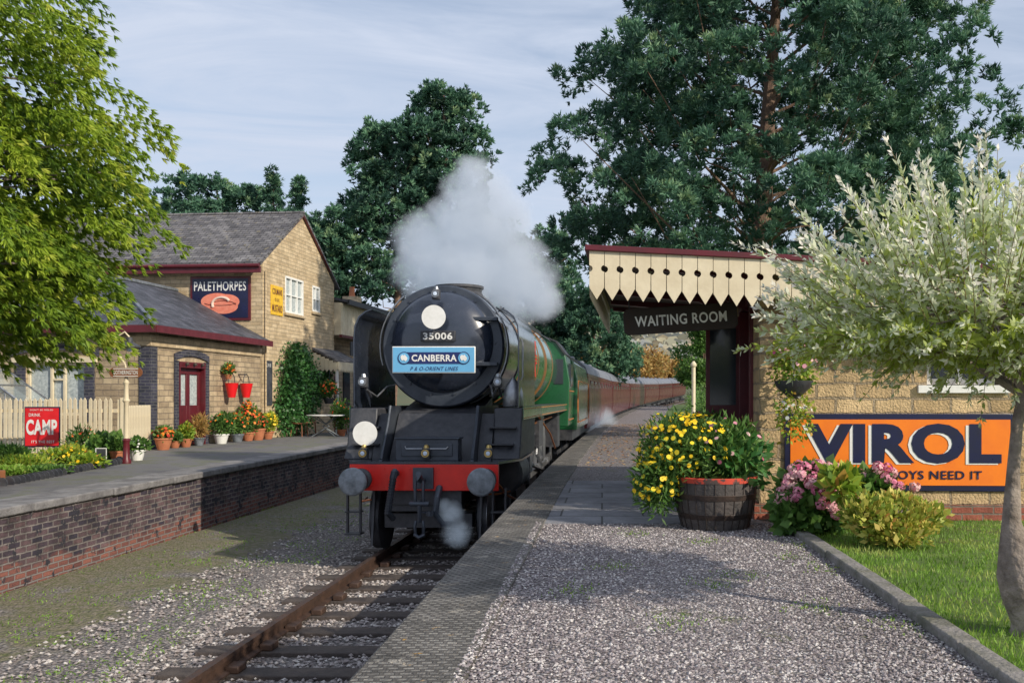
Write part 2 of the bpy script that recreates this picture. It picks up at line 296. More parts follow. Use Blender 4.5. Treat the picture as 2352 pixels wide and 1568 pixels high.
def text(s,w,h,m,parent,loc,face='-y',depth=.004,bold=0,shear=0,name='lettering',label=None):
    cu=bpy.data.curves.new('t','FONT'); cu.body=s; cu.size=1; cu.extrude=0; cu.offset=bold; cu.shear=shear; cu.resolution_u=4; cu.space_character=1.08
    o=bpy.data.objects.new('t',cu); COL.objects.link(o); dg=bpy.context.evaluated_depsgraph_get(); me=bpy.data.meshes.new_from_object(o.evaluated_get(dg))
    bpy.data.objects.remove(o); bpy.data.curves.remove(cu)
    co=np.array([v.co[:] for v in me.vertices]); mn,mxx=co.min(0),co.max(0); 
    x=(co[:,0]-(mn[0]+mxx[0])/2)*w/(mxx[0]-mn[0]); z=(co[:,1]-(mn[1]+mxx[1])/2)*h/(mxx[1]-mn[1])
    for i,v in enumerate(me.vertices):
        v.co=(x[i],-depth,z[i]) if face=='-y' else (depth,x[i],z[i])
    me.name=name; me.materials.clear(); me.materials.append(M[m]); ob=bpy.data.objects.new(name,me); COL.objects.link(ob); ob.parent=parent; ob.location=loc
    if label: ob['label']=label
    return ob
def ribbon(name,prof,y0,y1,m,step=2.,curve=1,label=None,cat=None,kind='structure',parent=None,closed=False):
    b=MB(); ys=[y0]
    while ys[-1]<y1-1e-6: ys.append(min(y1,ys[-1]+(step if ys[-1]<40 else step*3)))
    k=len(prof); vs=[(p[0]+cx(y)*curve,y,p[1]+rz(y)) for y in ys for p in prof]; kk=k if closed else k-1
    fs=[(i*k+j,i*k+(j+1)%k,(i+1)*k+(j+1)%k,(i+1)*k+j) for i in range(len(ys)-1) for j in range(kk)]
    b.add(vs,fs); return b.build(name,m,parent,label,cat,kind=kind,fix=True,smooth=False)
def copytree(o,parent=None):
    c=o.copy(); COL.objects.link(c); 
    if parent: c.parent=parent
    for ch in list(o.children): copytree(ch,c)
    return c
# ---------------------------------------------------------------- setting
b=MB(); xs=[-900,-500,-300,-180,-110,-70,-45,-30,-15,0,15,30,45,70,100,140,200,280,400,600,900]; ys=[-60,-20,0,12,25,40,60,80,110,150,190,250,320,380,430,480,530,600,700,900,1400]
def hz(x,y):
    t=max(0,min(1,(y-260)/330)); t=t*t*(3-2*t)
    return t*(36+16*noise.noise(Vector((x/170,y/200,0)))+ (14 if x<0 else 0)+ .03*abs(x))+rz(y)-.3
vs=[(x,y,hz(x,y)) for y in ys for x in xs]; k=len(xs)
b.add(vs,[(j*k+i,j*k+i+1,(j+1)*k+i+1,(j+1)*k+i) for j in range(len(ys)-1) for i in range(k-1)]); b.build('ground','farground',kind='structure')
ribbon('trackbed_ballast',[(-6.98,-.08),(-6,-.09),(-5,-.11),(-4.3,-.13),(-3.9,-.19),(-3.2,-.2),(-1.6,-.2),(-1.0,-.2)],-3,170,'ballast')
ribbon('right_platform_wall',[(-1.1,-.25),(-1.1,.79),(2.,.79)],-3,90,'pbrick')
ribbon('right_platform_coping',[(-1.08,.79),(-1.15,.80),(-1.15,.895),(-1.135,.905),(-.63,.905),(-.62,.87)],-3,90,'coping')
ribbon('platform_gravel',[(-.65,.885),(.6,.89),(1.9,.885)],-3,90,'gravel')
ribbon('lawn',[(1.9,.885),(4,.9),(12,.9),(60,.6)],-6,95,'lawn')
B(-.61,1.66,9.35,14.2,.86,.897).build('paving','slab',kind='structure')
b=MB()
y=1.0
while y<8.3:
    b.box(1.80+U(-.008,.008),1.92+U(-.008,.008),y,y+.9,.8,.945+U(-.006,.006)); y+=.912
b.build('kerb','kerb',kind='structure',bevel=.012)
B(-60,-7.04,-6,75,-.4,.885).build('left_platform','tarmac',kind='structure')
b=B(-7.04,-7.0,-6,75,-.4,.80); b.build('left_platform_wall','pbrick',kind='structure')
b=MB(); y=-6
while y<70: b.box(-7.62+U(-.01,.01),-6.94+U(-.015,.015),y,y+.9,.79,.9+U(-.004,.004)); y+=.906
b.build('left_platform_coping','coping2',kind='structure',bevel=.02)
# track
tr=root('railway_track','single railway track of bullhead rails on dark timber sleepers','railway track')
hp=[(-.035,0),(.035,0),(.035,-.04),(.01,-.055),(.01,-.12),(.06,-.135),(.06,-.15),(-.06,-.15),(-.06,-.135),(-.01,-.12),(-.01,-.055),(-.035,-.04)]
for sx in(-1,1):
    X=-2.47+sx*.7525; r=ribbon('rail',[(X+p[0],p[1]) for p in hp],-2,170,'rail',parent=tr,kind=None,closed=True,cat=None)
    r.data.materials.append(M['railtop']); 
    for p in r.data.polygons:
        if p.normal.z>.9 and p.center.z-rz(p.center.y)>-.012: p.material_index=1
sl=MB(); sl.box(-1.3,1.3,-.125,.125,-.29,-.155)
for sx in(-1,1):
    for q in(-1,1): sl.box(sx*.7525+q*.1-.06,sx*.7525+q*.1+.06,-.09,.09,-.155,-.09,mi=1)
slo=sl.build('sleeper',['wood','rail'],tr,bevel=.012)
y=3.6; k=0
while y<34:
    o=slo if k==0 else slo.copy()
    if k: COL.objects.link(o)
    o.location=(-2.47+cx(y)+U(-.04,.04),y,rz(y)); o.rotation_euler=(0,0,U(-.015,.015)); y+=.7; k+=1
# scatter
n=20000; P=np.stack([rng.uniform(-5.2,-1.15,n),5.2+rng.uniform(0,1,n)**1.3*12,rng.uniform(-.2,-.175,n)],1)
P[:,2]+=np.clip((-3.7-P[:,0])*.08,0,.09)
P=P[((np.abs(((P[:,1]-3.6)%.7)-.35)<.24)|(P[:,0]<-3.8)|(rng.uniform(0,1,len(P))<.07))&((P[:,0]>-4.3)|(rng.uniform(0,1,len(P))<.35))]
npmesh('ballast_stones',stoneV(P,rng.uniform(.014,.031,len(P))),3,np.repeat(rng.uniform(0,1,len(P)),8),'bstones',kind='stuff',label='pinkish grey ballast stones between the sleepers',cat='ballast')
n=27000; P=np.stack([rng.uniform(-.68,1.8,n),3.7+rng.uniform(0,1,n)**1.5*5.7,np.full(n,.89)],1); P[:,2]+=np.where(P[:,0]<-.62,.016,0)
npmesh('gravel_stones',stoneV(P,rng.uniform(.006,.014,n)),3,np.repeat(rng.uniform(0,1,n),8),'stones',kind='stuff',label='loose grey gravel on the near platform',cat='gravel')
n=14000; P=np.stack([-6.9+rng.uniform(0,1,n)**1.4*3.,6+rng.uniform(0,1,n)**1.3*14,np.full(n,-.1)],1); D=unit(rdir(n)*.9+[0,0,.7])
cl=np.array([noise.noise(Vector((p[0]*1.3,p[1]*1.3,0)))>.0 for p in P]); P=P[cl];D=D[cl]
npmesh('trackside_weeds',leafV(P,D,rng.uniform(.015,.055,len(P)),np.full(len(P),.006)),4,rng.uniform(0,.8,len(P)),'grassb',kind='stuff',label='low moss and weeds along the foot of the left platform',cat='weeds')
P=[];
for (x_,y_) in((1.0,6.6),(.75,6.3),(1.3,5.6),(.4,5.2),(1.5,7.4),(.1,7.0),(1.68,6.9),(.9,8.2),(1.7,5.2),(-.2,6.1),(1.74,8.0),(.3,8.7)):
    q=rng.normal(size=(90,3))*np.array([.09,.12,0])+np.array([x_,y_,.888]); P.append(q)
P=np.concatenate(P); P=P[(P[:,0]>-.6)&(P[:,0]<1.79)]; n=len(P)
npmesh('platform_weeds',leafV(P,unit(rdir(n)*.8+[0,0,.8]),rng.uniform(.012,.035,n),np.full(n,.004)),4,rng.uniform(0,1,n),'grassb',kind='stuff',label='small green weeds growing in the platform gravel',cat='weeds')
n=34000; P=np.stack([1.93+rng.uniform(0,1,n)**1.2*5,3.6+rng.uniform(0,1,n)*6,np.full(n,.885)],1); D=unit(rdir(n)*.5+[0,0,1.])
npmesh('lawn_grass',leafV(P,D,rng.uniform(.02,.06,n),np.full(n,.004)),4,np.clip(np.array([noise.noise(Vector((p[0]*2,p[1]*2,3)))*.7+.5 for p in P])+rng.normal(0,.15,n),0,1),'grassb',kind='stuff',label='short green lawn grass right of the kerb',cat='grass')
n=3200; yy_=16.5+rng.uniform(0,1,n)**.8*26; P=np.stack([rng.uniform(-.5,1.6,n)+.00066*(yy_-2)**2,yy_,.9+.00009*(yy_-12)**2],1)
npmesh('fallen_leaves',discV(P,unit(rdir(n)*.3+[0,0,1.]),rng.uniform(.012,.035,n),5),5,rng.uniform(0,1,n),'leaflitter',kind='stuff',label='brown fallen leaves on the platform beyond the paving',cat='leaves')
# ---------------------------------------------------------------- trees
def tuftsV(C,A,nn,L,W,spread=.9):
    n=len(C); P=np.repeat(C,nn,0); D=unit(np.repeat(A,nn,0)+rdir(n*nn)*spread); l=L*rng.uniform(.7,1.2,n*nn); return leafV(P,D,l,np.full(n*nn,W))
def pine(loc,H,rmax,z0,ncl,npf,ntf,tl,label,prof=lambda t:1,seed=1,cr=1.3,m='pine',nn=11,name='pine_tree',spr=.9,flat=.6,tr_r=.35,W=.018,lo=.35,pr=.2,le=3):
    rnd=random.Random(seed); t=root(name,label,'tree',loc); b=MB()
    def ax(z): f=z/H; return Vector((.25*math.sin(f*5+seed),.2*math.sin(f*4),z))
    b.tube([ax(H*i/10)-Vector((0,0,.3 if i==0 else 0)) for i in range(11)],[tr_r*(1-.9*i/10)+.02 for i in range(11)],9)
    C=[];A=[];T=[]
    for i in range(ncl):
        f=((i+.5)/ncl); z=z0+(H-z0)*f; a=i*2.4+rnd.uniform(-.4,.4); r=rmax*prof(f)*rnd.uniform(lo,1.)**.6
        c=ax(min(z,H*.98))+Vector((math.cos(a)*r,math.sin(a)*r,rnd.uniform(-.4,.4)*cr))
        if i%le==0:
            s=ax(max(z-r*.6,z0*.55)); mid=s.lerp(c,.55)+Vector((rnd.uniform(-.4,.4),rnd.uniform(-.4,.4),-.1*r+rnd.uniform(-.4,.4)))
            b.tube([s,s.lerp(mid,.5)+Vector((0,0,.2)),mid,c],[.02+.008*r,.018+.006*r,.014+.003*r,.01],5,caps=False)
        q=cr*rnd.uniform(.6,1.2)*(.75+.25*prof(f)); 
        P,d=ell(npf,c,(q,q,q*flat),.6,-.45)
        P=np.repeat(P,ntf,0); d=np.repeat(d,ntf,0); n2=len(P); r3=rdir(n2); P=P+r3*pr*rng.uniform(.3,1,(n2,1))
        C.append(P); A.append(unit(r3*.8+d*.5+np.array([0,0,.55]))); pt=np.repeat(rng.normal(.46+rnd.uniform(-.14,.14),.18,npf),ntf); T.append(np.clip(pt+.12*r3[:,2]+rng.normal(0,.07,n2),0,1))
    b.build('trunk','bark',t,fix=False); C=np.concatenate(C);A=np.concatenate(A);T=np.concatenate(T)
    npmesh('crown',tuftsV(C,A,nn,tl,W,spr),4,np.repeat(T,nn),m,t); return t
pine((5.2,28,.7),17.5,6.9,5.2,460,12,10,.19,'large spreading pine tree behind the waiting room',prof=lambda t:(.92+.3*t if t<.3 else 1.01-(t-.3)*.75),seed=3,cr=1.12,nn=9,tr_r=.42,flat=.62,W=.022,lo=.22,pr=.2,le=5)
pine((-13.2,58,0),18.8,5.0,8,125,9,8,.32,'tall dark pine rising behind the smoke of the engine',prof=lambda t:1.0-.66*t,seed=5,cr=1.4,W=.05,nn=8,pr=.35,flat=.5)
pine((-9.6,57,0),21.2,2.9,11,80,9,8,.32,'tall narrow pine top rising left of the smoke peak',prof=lambda t:1.1-.6*t,seed=6,cr=1.2,W=.05,nn=8,pr=.35,flat=.55)
pine((-17.5,56,0),12.8,3.4,4.5,90,9,8,.32,'mid height pine just right of the stone gable',prof=lambda t:1.0-.5*t,seed=8,cr=1.3,W=.05,nn=8,pr=.35,flat=.5)
pine((-5.2,64,0),13.5,4.2,4,100,9,8,.32,'dark pine right of the smoke, behind the boiler',prof=lambda t:1.0-.4*t,seed=9,cr=1.4,W=.05,nn=8,pr=.35,flat=.5)
pine((-.8,60,0),9.2,3.2,3.4,80,9,8,.3,'low dark pine above the coaches, left of the canopy',prof=lambda t:1.0-.4*t,seed=10,cr=1.2,W=.045,nn=8,pr=.35,flat=.5)
pine((-26.0,62,0),16.4,5.0,9,90,9,8,.32,'broad pine showing above the slate roof beside the green tree',prof=lambda t:1.0-.45*t,seed=11,cr=1.4,W=.05,nn=8,pr=.35,flat=.5)
for (x,h,lb) in((-21.3,17.0,'pointed spruce above the roof ridge, left of a twin top'),(-20.1,16.6,'pointed spruce above the roof ridge, right of a twin top')):
    pine((x,60,0),h,1.45,7,80,4,6,.26,lb,prof=lambda t:1.05-t,seed=int(h*10),cr=.45,W=.035,nn=7,name='spruce_tree',flat=.8,tr_r=.15,pr=.2)
def leafy(loc,H,rr,z0,ncl,nl,L,label,m,name='leafy_tree',seed=1,group=None,Wf=.35):
    rnd=random.Random(seed); t=root(name,label,'tree',loc,group=group); b=MB(); b.tube([(0,0,-.4),(.1,0,H*.4),(0,.1,H*.85)],[.03*H,.02*H,.005*H],7)
    bl=[]
    for i in range(ncl):
        d=Vector((rnd.gauss(0,1),rnd.gauss(0,1),rnd.gauss(0,1))).normalized()*rnd.uniform(.5,1); c=(d.x*rr,d.y*rr,(z0+H)/2+d.z*(H-z0)/2); q=rr*rnd.uniform(.25,.45); bl.append((c,(q,q,q*.8)))
        b.tube([(0,0,max(z0*.7,c[2]*.6)),c],[.012*H*.5,.01],4,caps=False)
    b.build('trunk','bark',t,fix=False); foliage(t,bl,nl,L,Wf,m,'crown'); return t
leafy((9.6,85,1),9.0,2.6,1.5,26,420,.3,'green leafy tree past the platform, left of the waiting room wall','dec',seed=3)
leafy((14.5,70,1),9,3.6,1,26,420,.3,'dense green tree partly hidden behind the waiting room door','dec',seed=4)
leafy((5,150,1.5),9.5,5,1,24,300,.55,'golden autumn tree beside the last coaches, nearest the pine','autumn',seed=5)
leafy((12,175,1.5),9,5,1,24,300,.6,'golden autumn tree beyond the last coach, right hand one','autumn',seed=6)
leafy((-1,165,1.5),11,5,1,24,300,.6,'tan autumn tree rising behind the coach roofs','autumn',seed=7)
leafy((22,160,1.5),9,6,1,24,300,.6,'green tree far behind the cream post','dec',seed=8)
leafy((-25,48,.5),8,5,1,26,350,.3,'green tree behind the small slate roof at the left','dec',seed=9)
leafy((-24,44,.5),7,4,1,26,350,.3,'green tree between the two slate roofs, behind the bright conifer','dec',seed=19)
n=6000; P=np.stack([rng.uniform(-120,260,n),rng.uniform(330,620,n),np.zeros(n)],1); P[:,2]=[hz(p[0],p[1])+2 for p in P]
npmesh('hillside_wood',discV(P,unit(rdir(n)+np.array([0,-1,.6])),rng.uniform(2,4.5,n),6),6,rng.uniform(0,1,n),'haze',kind='stuff',label='hazy autumn woodland covering the far hillside',cat='wood')
h=root('hedge','long green hedge behind the right platform beyond the waiting room','hedge',(0,0,0)); bl=[]
for i in range(60):
    y=20+i*1.25; bl.append(((4.2+cx(y)+U(-.3,.3)+(i%3)*.8,y,1.3+rz(y)+U(-.1,.5)),(1,1,.9+U(0,.5))))
foliage(h,bl,300,.13,.35,'dec')
bl=[]; h=root('hedge','high green hedge behind the lawn at the right edge','hedge',(0,0,0))
for i in range(22): bl.append(((5.5+i*.7,16.5+U(-.5,.5),1.4+U(0,2.2)),(1.1,1,1.3)))
foliage(h,bl,500,.12,.35,'dec')
# left bright conifer
t=root('conifer_tree','bright yellow green conifer with drooping sprays at the left edge','tree',(-10.9,14,.9)); b=MB(); rnd=random.Random(4)
b.tube([(0,0,-.2),(.1,0,3),(-.1,.1,6),(0,0,10)],[.32,.26,.18,.05],10); C=[];A=[];T=[]
for i in range(620):
    d=Vector((rnd.gauss(0,1),rnd.gauss(0,1),rnd.gauss(0,1))).normalized()*(rnd.uniform(.15,1)**.5)
    c=Vector((.3+d.x*3.35,d.y*3.1,4.5+d.z*4.7)); 
    if c.z<4.2 and d.x>.1: c.x-= (4.2-c.z)*.22
    if c.z<2.4: c.z=2.1+rnd.random()*1.7
    if i%3==0:
        s=Vector((0,0,max(1.8,c.z-.9))); b.tube([s,s.lerp(c,.5)+Vector((0,0,.35)),c],[.04,.025,.01],5,caps=False)
    out=Vector((c.x,c.y,0)).normalized(); ln=rnd.uniform(.4,.85); nt_=56; sd3=np.array([-out.y,out.x,0.]); hw=rnd.uniform(.16,.3)
    u=rng.uniform(-.5,1,(nt_,1)); sw=rng.normal(size=(nt_,1))*hw*(1.05-u*.7)
    P=np.array(c)+u*ln*np.array([out.x,out.y,-.45])-np.array([0,0,.4])*(u**2)*ln+sw*sd3-np.array([0,0,.5])*np.abs(sw)*.6+rng.normal(size=(nt_,3))*np.array([.06,.06,.07])
    C.append(P); A.append(unit(np.tile([out.x*.7,out.y*.7,-.65],(nt_,1))+np.sign(sw)*sd3*.35+rdir(nt_)*.25)); T.append(np.clip(rng.normal(.5+rnd.uniform(-.34,.26),.12,nt_)+.12*u[:,0],0,1))
b.build('trunk','bark2',t,fix=False); C=np.concatenate(C);A=np.concatenate(A);T=np.concatenate(T)
npmesh('crown',tuftsV(C,A,10,.14,.0125,.42),4,np.repeat(T,10),'thuja',t)
# willow at right
t=root('willow_tree','small dappled willow with whitish shoots and knobbly trunk on the lawn','tree',(2.30,4.98,.88)); b=MB(); tw=MB()
b.tube([(0,0,-.1),(.02,0,.06),(.0,0,.22),(-.02,0,.34),(-.05,0,.47),(-.07,0,.62),(-.06,0,.9),(-.03,.02,1.15),(.04,.05,1.35)],[.10,.085,.12,.125,.085,.05,.034,.03,.045],14)
Vs=[];T=[];rnd=random.Random(9); top=Vector((.02,.04,1.3)); limbs=[]
for i in range(16):
    a=2*PI*i/16+rnd.uniform(-.2,.2); e_=rnd.uniform(.1,.9); e=top+Vector((math.cos(a)*.75*math.cos(e_),math.sin(a)*.6*math.cos(e_),.15+.65*math.sin(e_))); m_=top.lerp(e,.5)+Vector((0,0,.1)); limbs.append((top,m_,e)); b.tube([top,m_,e],[.022,.014,.006],6,caps=False)
for i in range(1000):
    d=Vector((rnd.gauss(0,1),rnd.gauss(0,1),rnd.gauss(0,.8))).normalized(); q=rnd.uniform(.2,1)**.5
    if d.z<-.25: d.z*=.5
    s=Vector((-.12+d.x*1.1*q,.05+d.y*.85*q,1.64+d.z*(.68 if d.z>0 else (.2 if d.x<0.2 else .42))*q))
    outer=q>.8 and d.z>-.1
    g=Vector((d.x*.9,d.y*.9,d.z*.8+(.55 if d.z>-.1 else .1)+rnd.uniform(-.2,.3))).normalized(); ln=rnd.uniform(.18,.36)*(1.15 if d.x<0 else 1)*(1.5 if outer else 1)
    pts=[s+g*(j/6*ln)+Vector((0,0,-.3*(j/6*ln)**2)) for j in range(7)]
    tw.tube([pts[0],pts[3],pts[6]],[.003,.002,.0012],4,caps=False)
    if i%5==0: b.tube([limbs[i%16][1].lerp(limbs[i%16][2],.5),s],[.006,.003],4,caps=False)
    k=44 if outer else 34; u=np.sort(rng.uniform(0.0,1,k)); PP=np.array([np.array(pts[min(5,int(w_*6))].lerp(pts[min(5,int(w_*6))+1],w_*6-int(w_*6))) for w_ in u*.999])
    ax_=np.array((pts[6]-pts[0]).normalized()); D=unit(ax_*(1.0 if outer else .65)+rdir(k)*.8); l=rng.uniform(.045,.078,k)*(1.1-.5*u); Vs.append(leafV(PP,D,l,l*.2))
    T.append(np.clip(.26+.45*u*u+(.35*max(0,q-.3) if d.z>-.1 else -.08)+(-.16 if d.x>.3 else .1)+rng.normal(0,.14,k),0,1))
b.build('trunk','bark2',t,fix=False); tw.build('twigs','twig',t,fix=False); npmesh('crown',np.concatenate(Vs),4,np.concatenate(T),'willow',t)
# ---------------------------------------------------------------- station house
def wall(b,axis,c0,c1,u0,u1,z0,z1,ops,mi=0):
    us=sorted({u0,u1,*[o[0] for o in ops],*[o[1] for o in ops]}); zs=sorted({z0,z1,*[o[2] for o in ops],*[o[3] for o in ops]})
    for i in range(len(us)-1):
        for j in range(len(zs)-1):
            um=(us[i]+us[i+1])/2; zm=(zs[j]+zs[j+1])/2
            if any(o[0]<um<o[1] and o[2]<zm<o[3] for o in ops): continue
            if axis=='x': b.box(us[i],us[i+1],c0,c1,zs[j],zs[j+1],mi)
            else: b.box(c0,c1,us[i],us[i+1],zs[j],zs[j+1],mi)
H=root('station_house','small stone station house with hipped slate roof and blue brick trim','house',(-11.47,23.2,PZ-.015),R(-5))
b=MB(); wall(b,'x',0,.3,-5.6,0,0,3.1,[(-3.35,-1.75,.85,2.25)]); wall(b,'y',-.3,-.003,.3,6.1,0,3.1,[(1.3,2.6,0,2.25)]); b.box(-5.6,-5.3,.3,6.1,0,3.1)
b.build('wall','stone',H)
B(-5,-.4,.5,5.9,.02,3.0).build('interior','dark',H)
ap=(-2.8,2.7,4.75); e=.38
b=MB(); v=[(-5.6-e,-e,3.1),(e,-e,3.1),(e,6.12,3.1),(-5.6-e,6.12,3.1),ap,(-2.8,6.12,4.75)]
b.add(v,[(0,1,4),(1,2,5,4),(0,4,5,3),(0,3,2,1),(2,3,5)]); rf=b.build('roof','slate',H,smooth=False)
for p in((e,-e,3.1),(-5.6-e,-e,3.1)): MB().tube([Vector(p)+Vector((0,0,.02)),Vector(ap)+Vector((0,0,.03))],.05,6).build('hip_flashing','grey',rf)
MB().tube([Vector(ap)+Vector((0,0,.03)),(-2.8,6.1,4.78)],.06,6).build('ridge_flashing','grey',rf)
b=MB(); b.box(-5.6-e,e+.02,-e-.03,-e+.0,2.94,3.12); b.box(e,e+.03,-e,6.12,2.94,3.12); b.build('fascia','maroon',H)
b=MB(); b.box(-5.6,.05,-.05,-.002,2.62,2.9); b.box(.0,.05,0,6.1,2.62,2.9); b.build('frieze','ashlar',H)
b=MB(); b.box(-.28,.03,-.03,-.001,0,2.6); b.box(.0,.03,-.0,.28,0,2.6); b.build('corner_quoin','bbrick',H)
def arch(b,u0,u1,z,rise,th,c0,c1,axis):
    n=10; w=u1-u0; pl=[]; 
    lo=[(u0+w*i/n,z+rise*(1-((i/n-.5)*2)**2)) for i in range(n+1)]; hi=[(u,zz+th) for u,zz in lo]
    for i in range(n): b.prism([lo[i],lo[i+1],hi[i+1],hi[i]],c0,c1,axis)
    return b
arch(MB(),-3.75,-1.35,2.36,.17,.2,-.05,-.001,'y').build('brick_arch','bbrick',H,smooth=False); arch(MB(),1.08,2.85,2.3,.14,.18,.001,.04,'x').build('brick_arch','bbrick',H,smooth=False)
for q in((-3.62,-3.35,-.04,-.001,.7,2.25),(-1.75,-1.48,-.04,-.001,.7,2.25),(.001,.035,1.08,1.3,0,2.3),(.001,.035,2.6,2.85,0,2.3)): B(*q).build('brick_jamb','bbrick',H)
B(-3.7,-1.4,-.07,-.0,2.2,2.34).build('window_lintel','cream',H,bevel=.01)
b=MB()
for a in(-3.35,-2.9+.17,-2.37-.01,-1.81): b.box(a,a+.07,.06,.12,.85,2.2)
for z in(.85,2.13): b.box(-3.35,-1.74,.06,.121,z,z+.07)
b.box(-2.73,-2.3,.065,.118,1.75,1.8)
w=b.build('window','cream',H,bevel=.006); B(-3.34,-1.76,.13,.14,.86,2.2).build('curtain','curtain',w)
b=MB(); wall(b,'y',-.14,-.08,1.32,2.58,.02,2.24,[(1.45,1.85,1.1,1.95),(2.02,2.45,1.1,1.95)]); d=b.build('door','maroon',H,bevel=.006); B(-.13,-.12,1.4,2.5,1.05,2.0).build('pane','curtain',d)
b=MB(); b.box(-.1,.05,1.28,1.34,0,2.26); b.box(-.1,.05,2.56,2.62,0,2.26); b.box(-.1,.06,1.28,2.62,2.12,2.28); b.build('door_frame','maroon',H)
for i in range(3): MB().lathe([(.03,0),(.045,.05),(.02,.08)],(.08,1.55+i*.4,2.22),'x',10).build('door_lamp','dark',H)
# two storey house
G=root('gabled_house','two storey stone house with gable towards the track and stone slate roof','house',(-11.47,23.2,PZ-.015),R(-5))
y0,y1,ez,rzz=6.16,12.2,5.7,7.72; ym=(y0+y1)/2
b=MB(); wall(b,'y',-.25,.04,y0+.0,y1,0,ez,[(7.82,9.3,4.2,5.45),(10.1,10.8,4.45,5.4)]); b.box(-9,-.25,y0,y0+.25,0,ez); b.box(-9,-.25,y1-.25,y1,0,ez)
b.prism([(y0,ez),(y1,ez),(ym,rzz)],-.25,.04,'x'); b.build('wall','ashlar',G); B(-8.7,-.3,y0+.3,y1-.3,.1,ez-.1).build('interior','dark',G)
b=MB(); th=.1
for (ya,yb,s) in((y0-.35,ym,1),(y1+.35,ym,-1)):
    za=ez-.35*(rzz-ez)/(ym-y0)+.04
    b.prism([(ya,za),(yb,rzz+.04),(yb,rzz+th+.04),(ya,za+th)],-9.5,.14,'x')
rf=b.build('roof','slate2',G,smooth=False); MB().tube([(-9.5,ym,rzz+.12),(.14,ym,rzz+.12)],.07,8).build('ridge_tile','slate2',rf)
for (ya,s) in((y0-.35,1),(y1+.35,-1)):
    za=ez-.16; MB().prism([(ya,za-.02),(ym,rzz+.0),(ym,rzz+.06),(ya,za+.05)],.06,.13,'x').build('bargeboard','maroon',G)
b=MB(); b.box(-9.5,.13,y0-.38,y0-.3,ez-.42,ez-.22); b.tube([(-9.5,y0-.42,ez-.2),(.13,y0-.42,ez-.2)],.06,8); b.build('gutter','maroon',G)
MB().tube([(.1,y0+.1,0),(.1,y0+.1,ez-.3)],.03,8).build('downpipe','ashlar',G)
def gwin(y0_,y1_,z0_,z1_,k):
    b=MB(); b.box(-.02,.06,y0_,y0_+.07,z0_,z1_); b.box(-.02,.06,y1_-.07,y1_,z0_,z1_); b.box(-.02,.062,y0_,y1_,z0_,z0_+.07); b.box(-.02,.062,y0_,y1_,z1_-.07,z1_)
    for i in range(1,k+1): yy=y0_+(y1_-y0_)*i/(k+1); b.box(-.02,.05,yy-.03,yy+.03,z0_,z1_)
    b.box(-.02,.045,y0_,y1_,(z0_+z1_)/2-.02,(z0_+z1_)/2+.02)
    w=b.build('window','white',G,bevel=.005); B(-.03,-.01,y0_,y1_,z0_,z1_).build('pane','curtain',w); B(.0,.12,y0_-.08,y1_+.08,z0_-.09,z0_).build('sill','ashlar',w)
gwin(7.82,9.3,4.2,5.45,2); gwin(10.1,10.8,4.45,5.4,1)
def chimney(parent,x,y,z,h,name='chimney',w=.35):
    c=B(x-w,x+w,y-w*.8,y+w*.8,z,z+h).build(name,'ashlar',parent,bevel=.02)
    MB().lathe([(.14,0),(.11,.4),(.13,.45)],(x,y,z+h),'z',12).build('chimney_pot','terra',c)
# far boarded station building
K=root('boarded_building','cream boarded station building with dark slate roof beyond the gable','building',(-11.47,23.2,PZ-.015),R(-5))
B(-5,-.6,12.25,18.8,0,3.9).build('wall','stone',K)
b=MB(); y=12.25
while y<18.8: b.box(-.3,.3+.01*(int(y*10)%2),y,y+.115,3.75,5.0); y+=.12
b.build('boarding','cream',K); B(.25,.36,12.2,18.85,3.66,3.76).build('beam','maroon',K)
b=MB(); b.prism([(.6,5.0),(-5.3,6.1),(-5.3,6.2),(.6,5.1)],12.3,19.1,'y'); b.build('roof','slate',K,smooth=False); B(.55,.62,12.3,19.1,4.93,5.12).build('fascia','dblack',K)
chimney(K,-1.5,13.1,5.2,.8); chimney(K,-1.5,18.3,5.2,.7)
B(-.605,-.55,13,14.2,0,2.2).build('door','maroon',K)
for i in range(3): B(-.605,-.55,14.8+i*1.2,15.5+i*1.2,1,2.4).build('window','glass',K)
B(.26,.3,13.3,14.6,3.0,3.55).build('name_board','dblack',K)
# porch canopy
C_=root('porch_canopy','small scalloped cream porch canopy on the gable wall beside the ivy','canopy',(-11.47,23.2,PZ-.015),R(-5))
b=MB(); b.prism([(.05,3.05),(1.0,2.6),(1.0,2.66),(.05,3.15)],10.1,12.6,'y'); b.build('roof','slate2',C_,smooth=False)
b=MB()
for i in range(16):
    y=10.1+i*.156; b.prism([(y,2.62),(y+.15,2.62),(y+.15,2.35),(y+.075,2.25),(y,2.35)],1.0,1.03,'x')
for i in range(6): x=.06+i*.156; b.prism([(x,2.95-.45*i*.156),(x+.15,2.95-.45*i*.156),(x+.15,2.35),(x+.075,2.25),(x,2.35)],10.07,10.1,'y')
b.build('valance','cream',C_,smooth=False)
for y in(10.15,12.45): B(.9,.98,y,y+.08,0,2.6).build('post','white',C_)
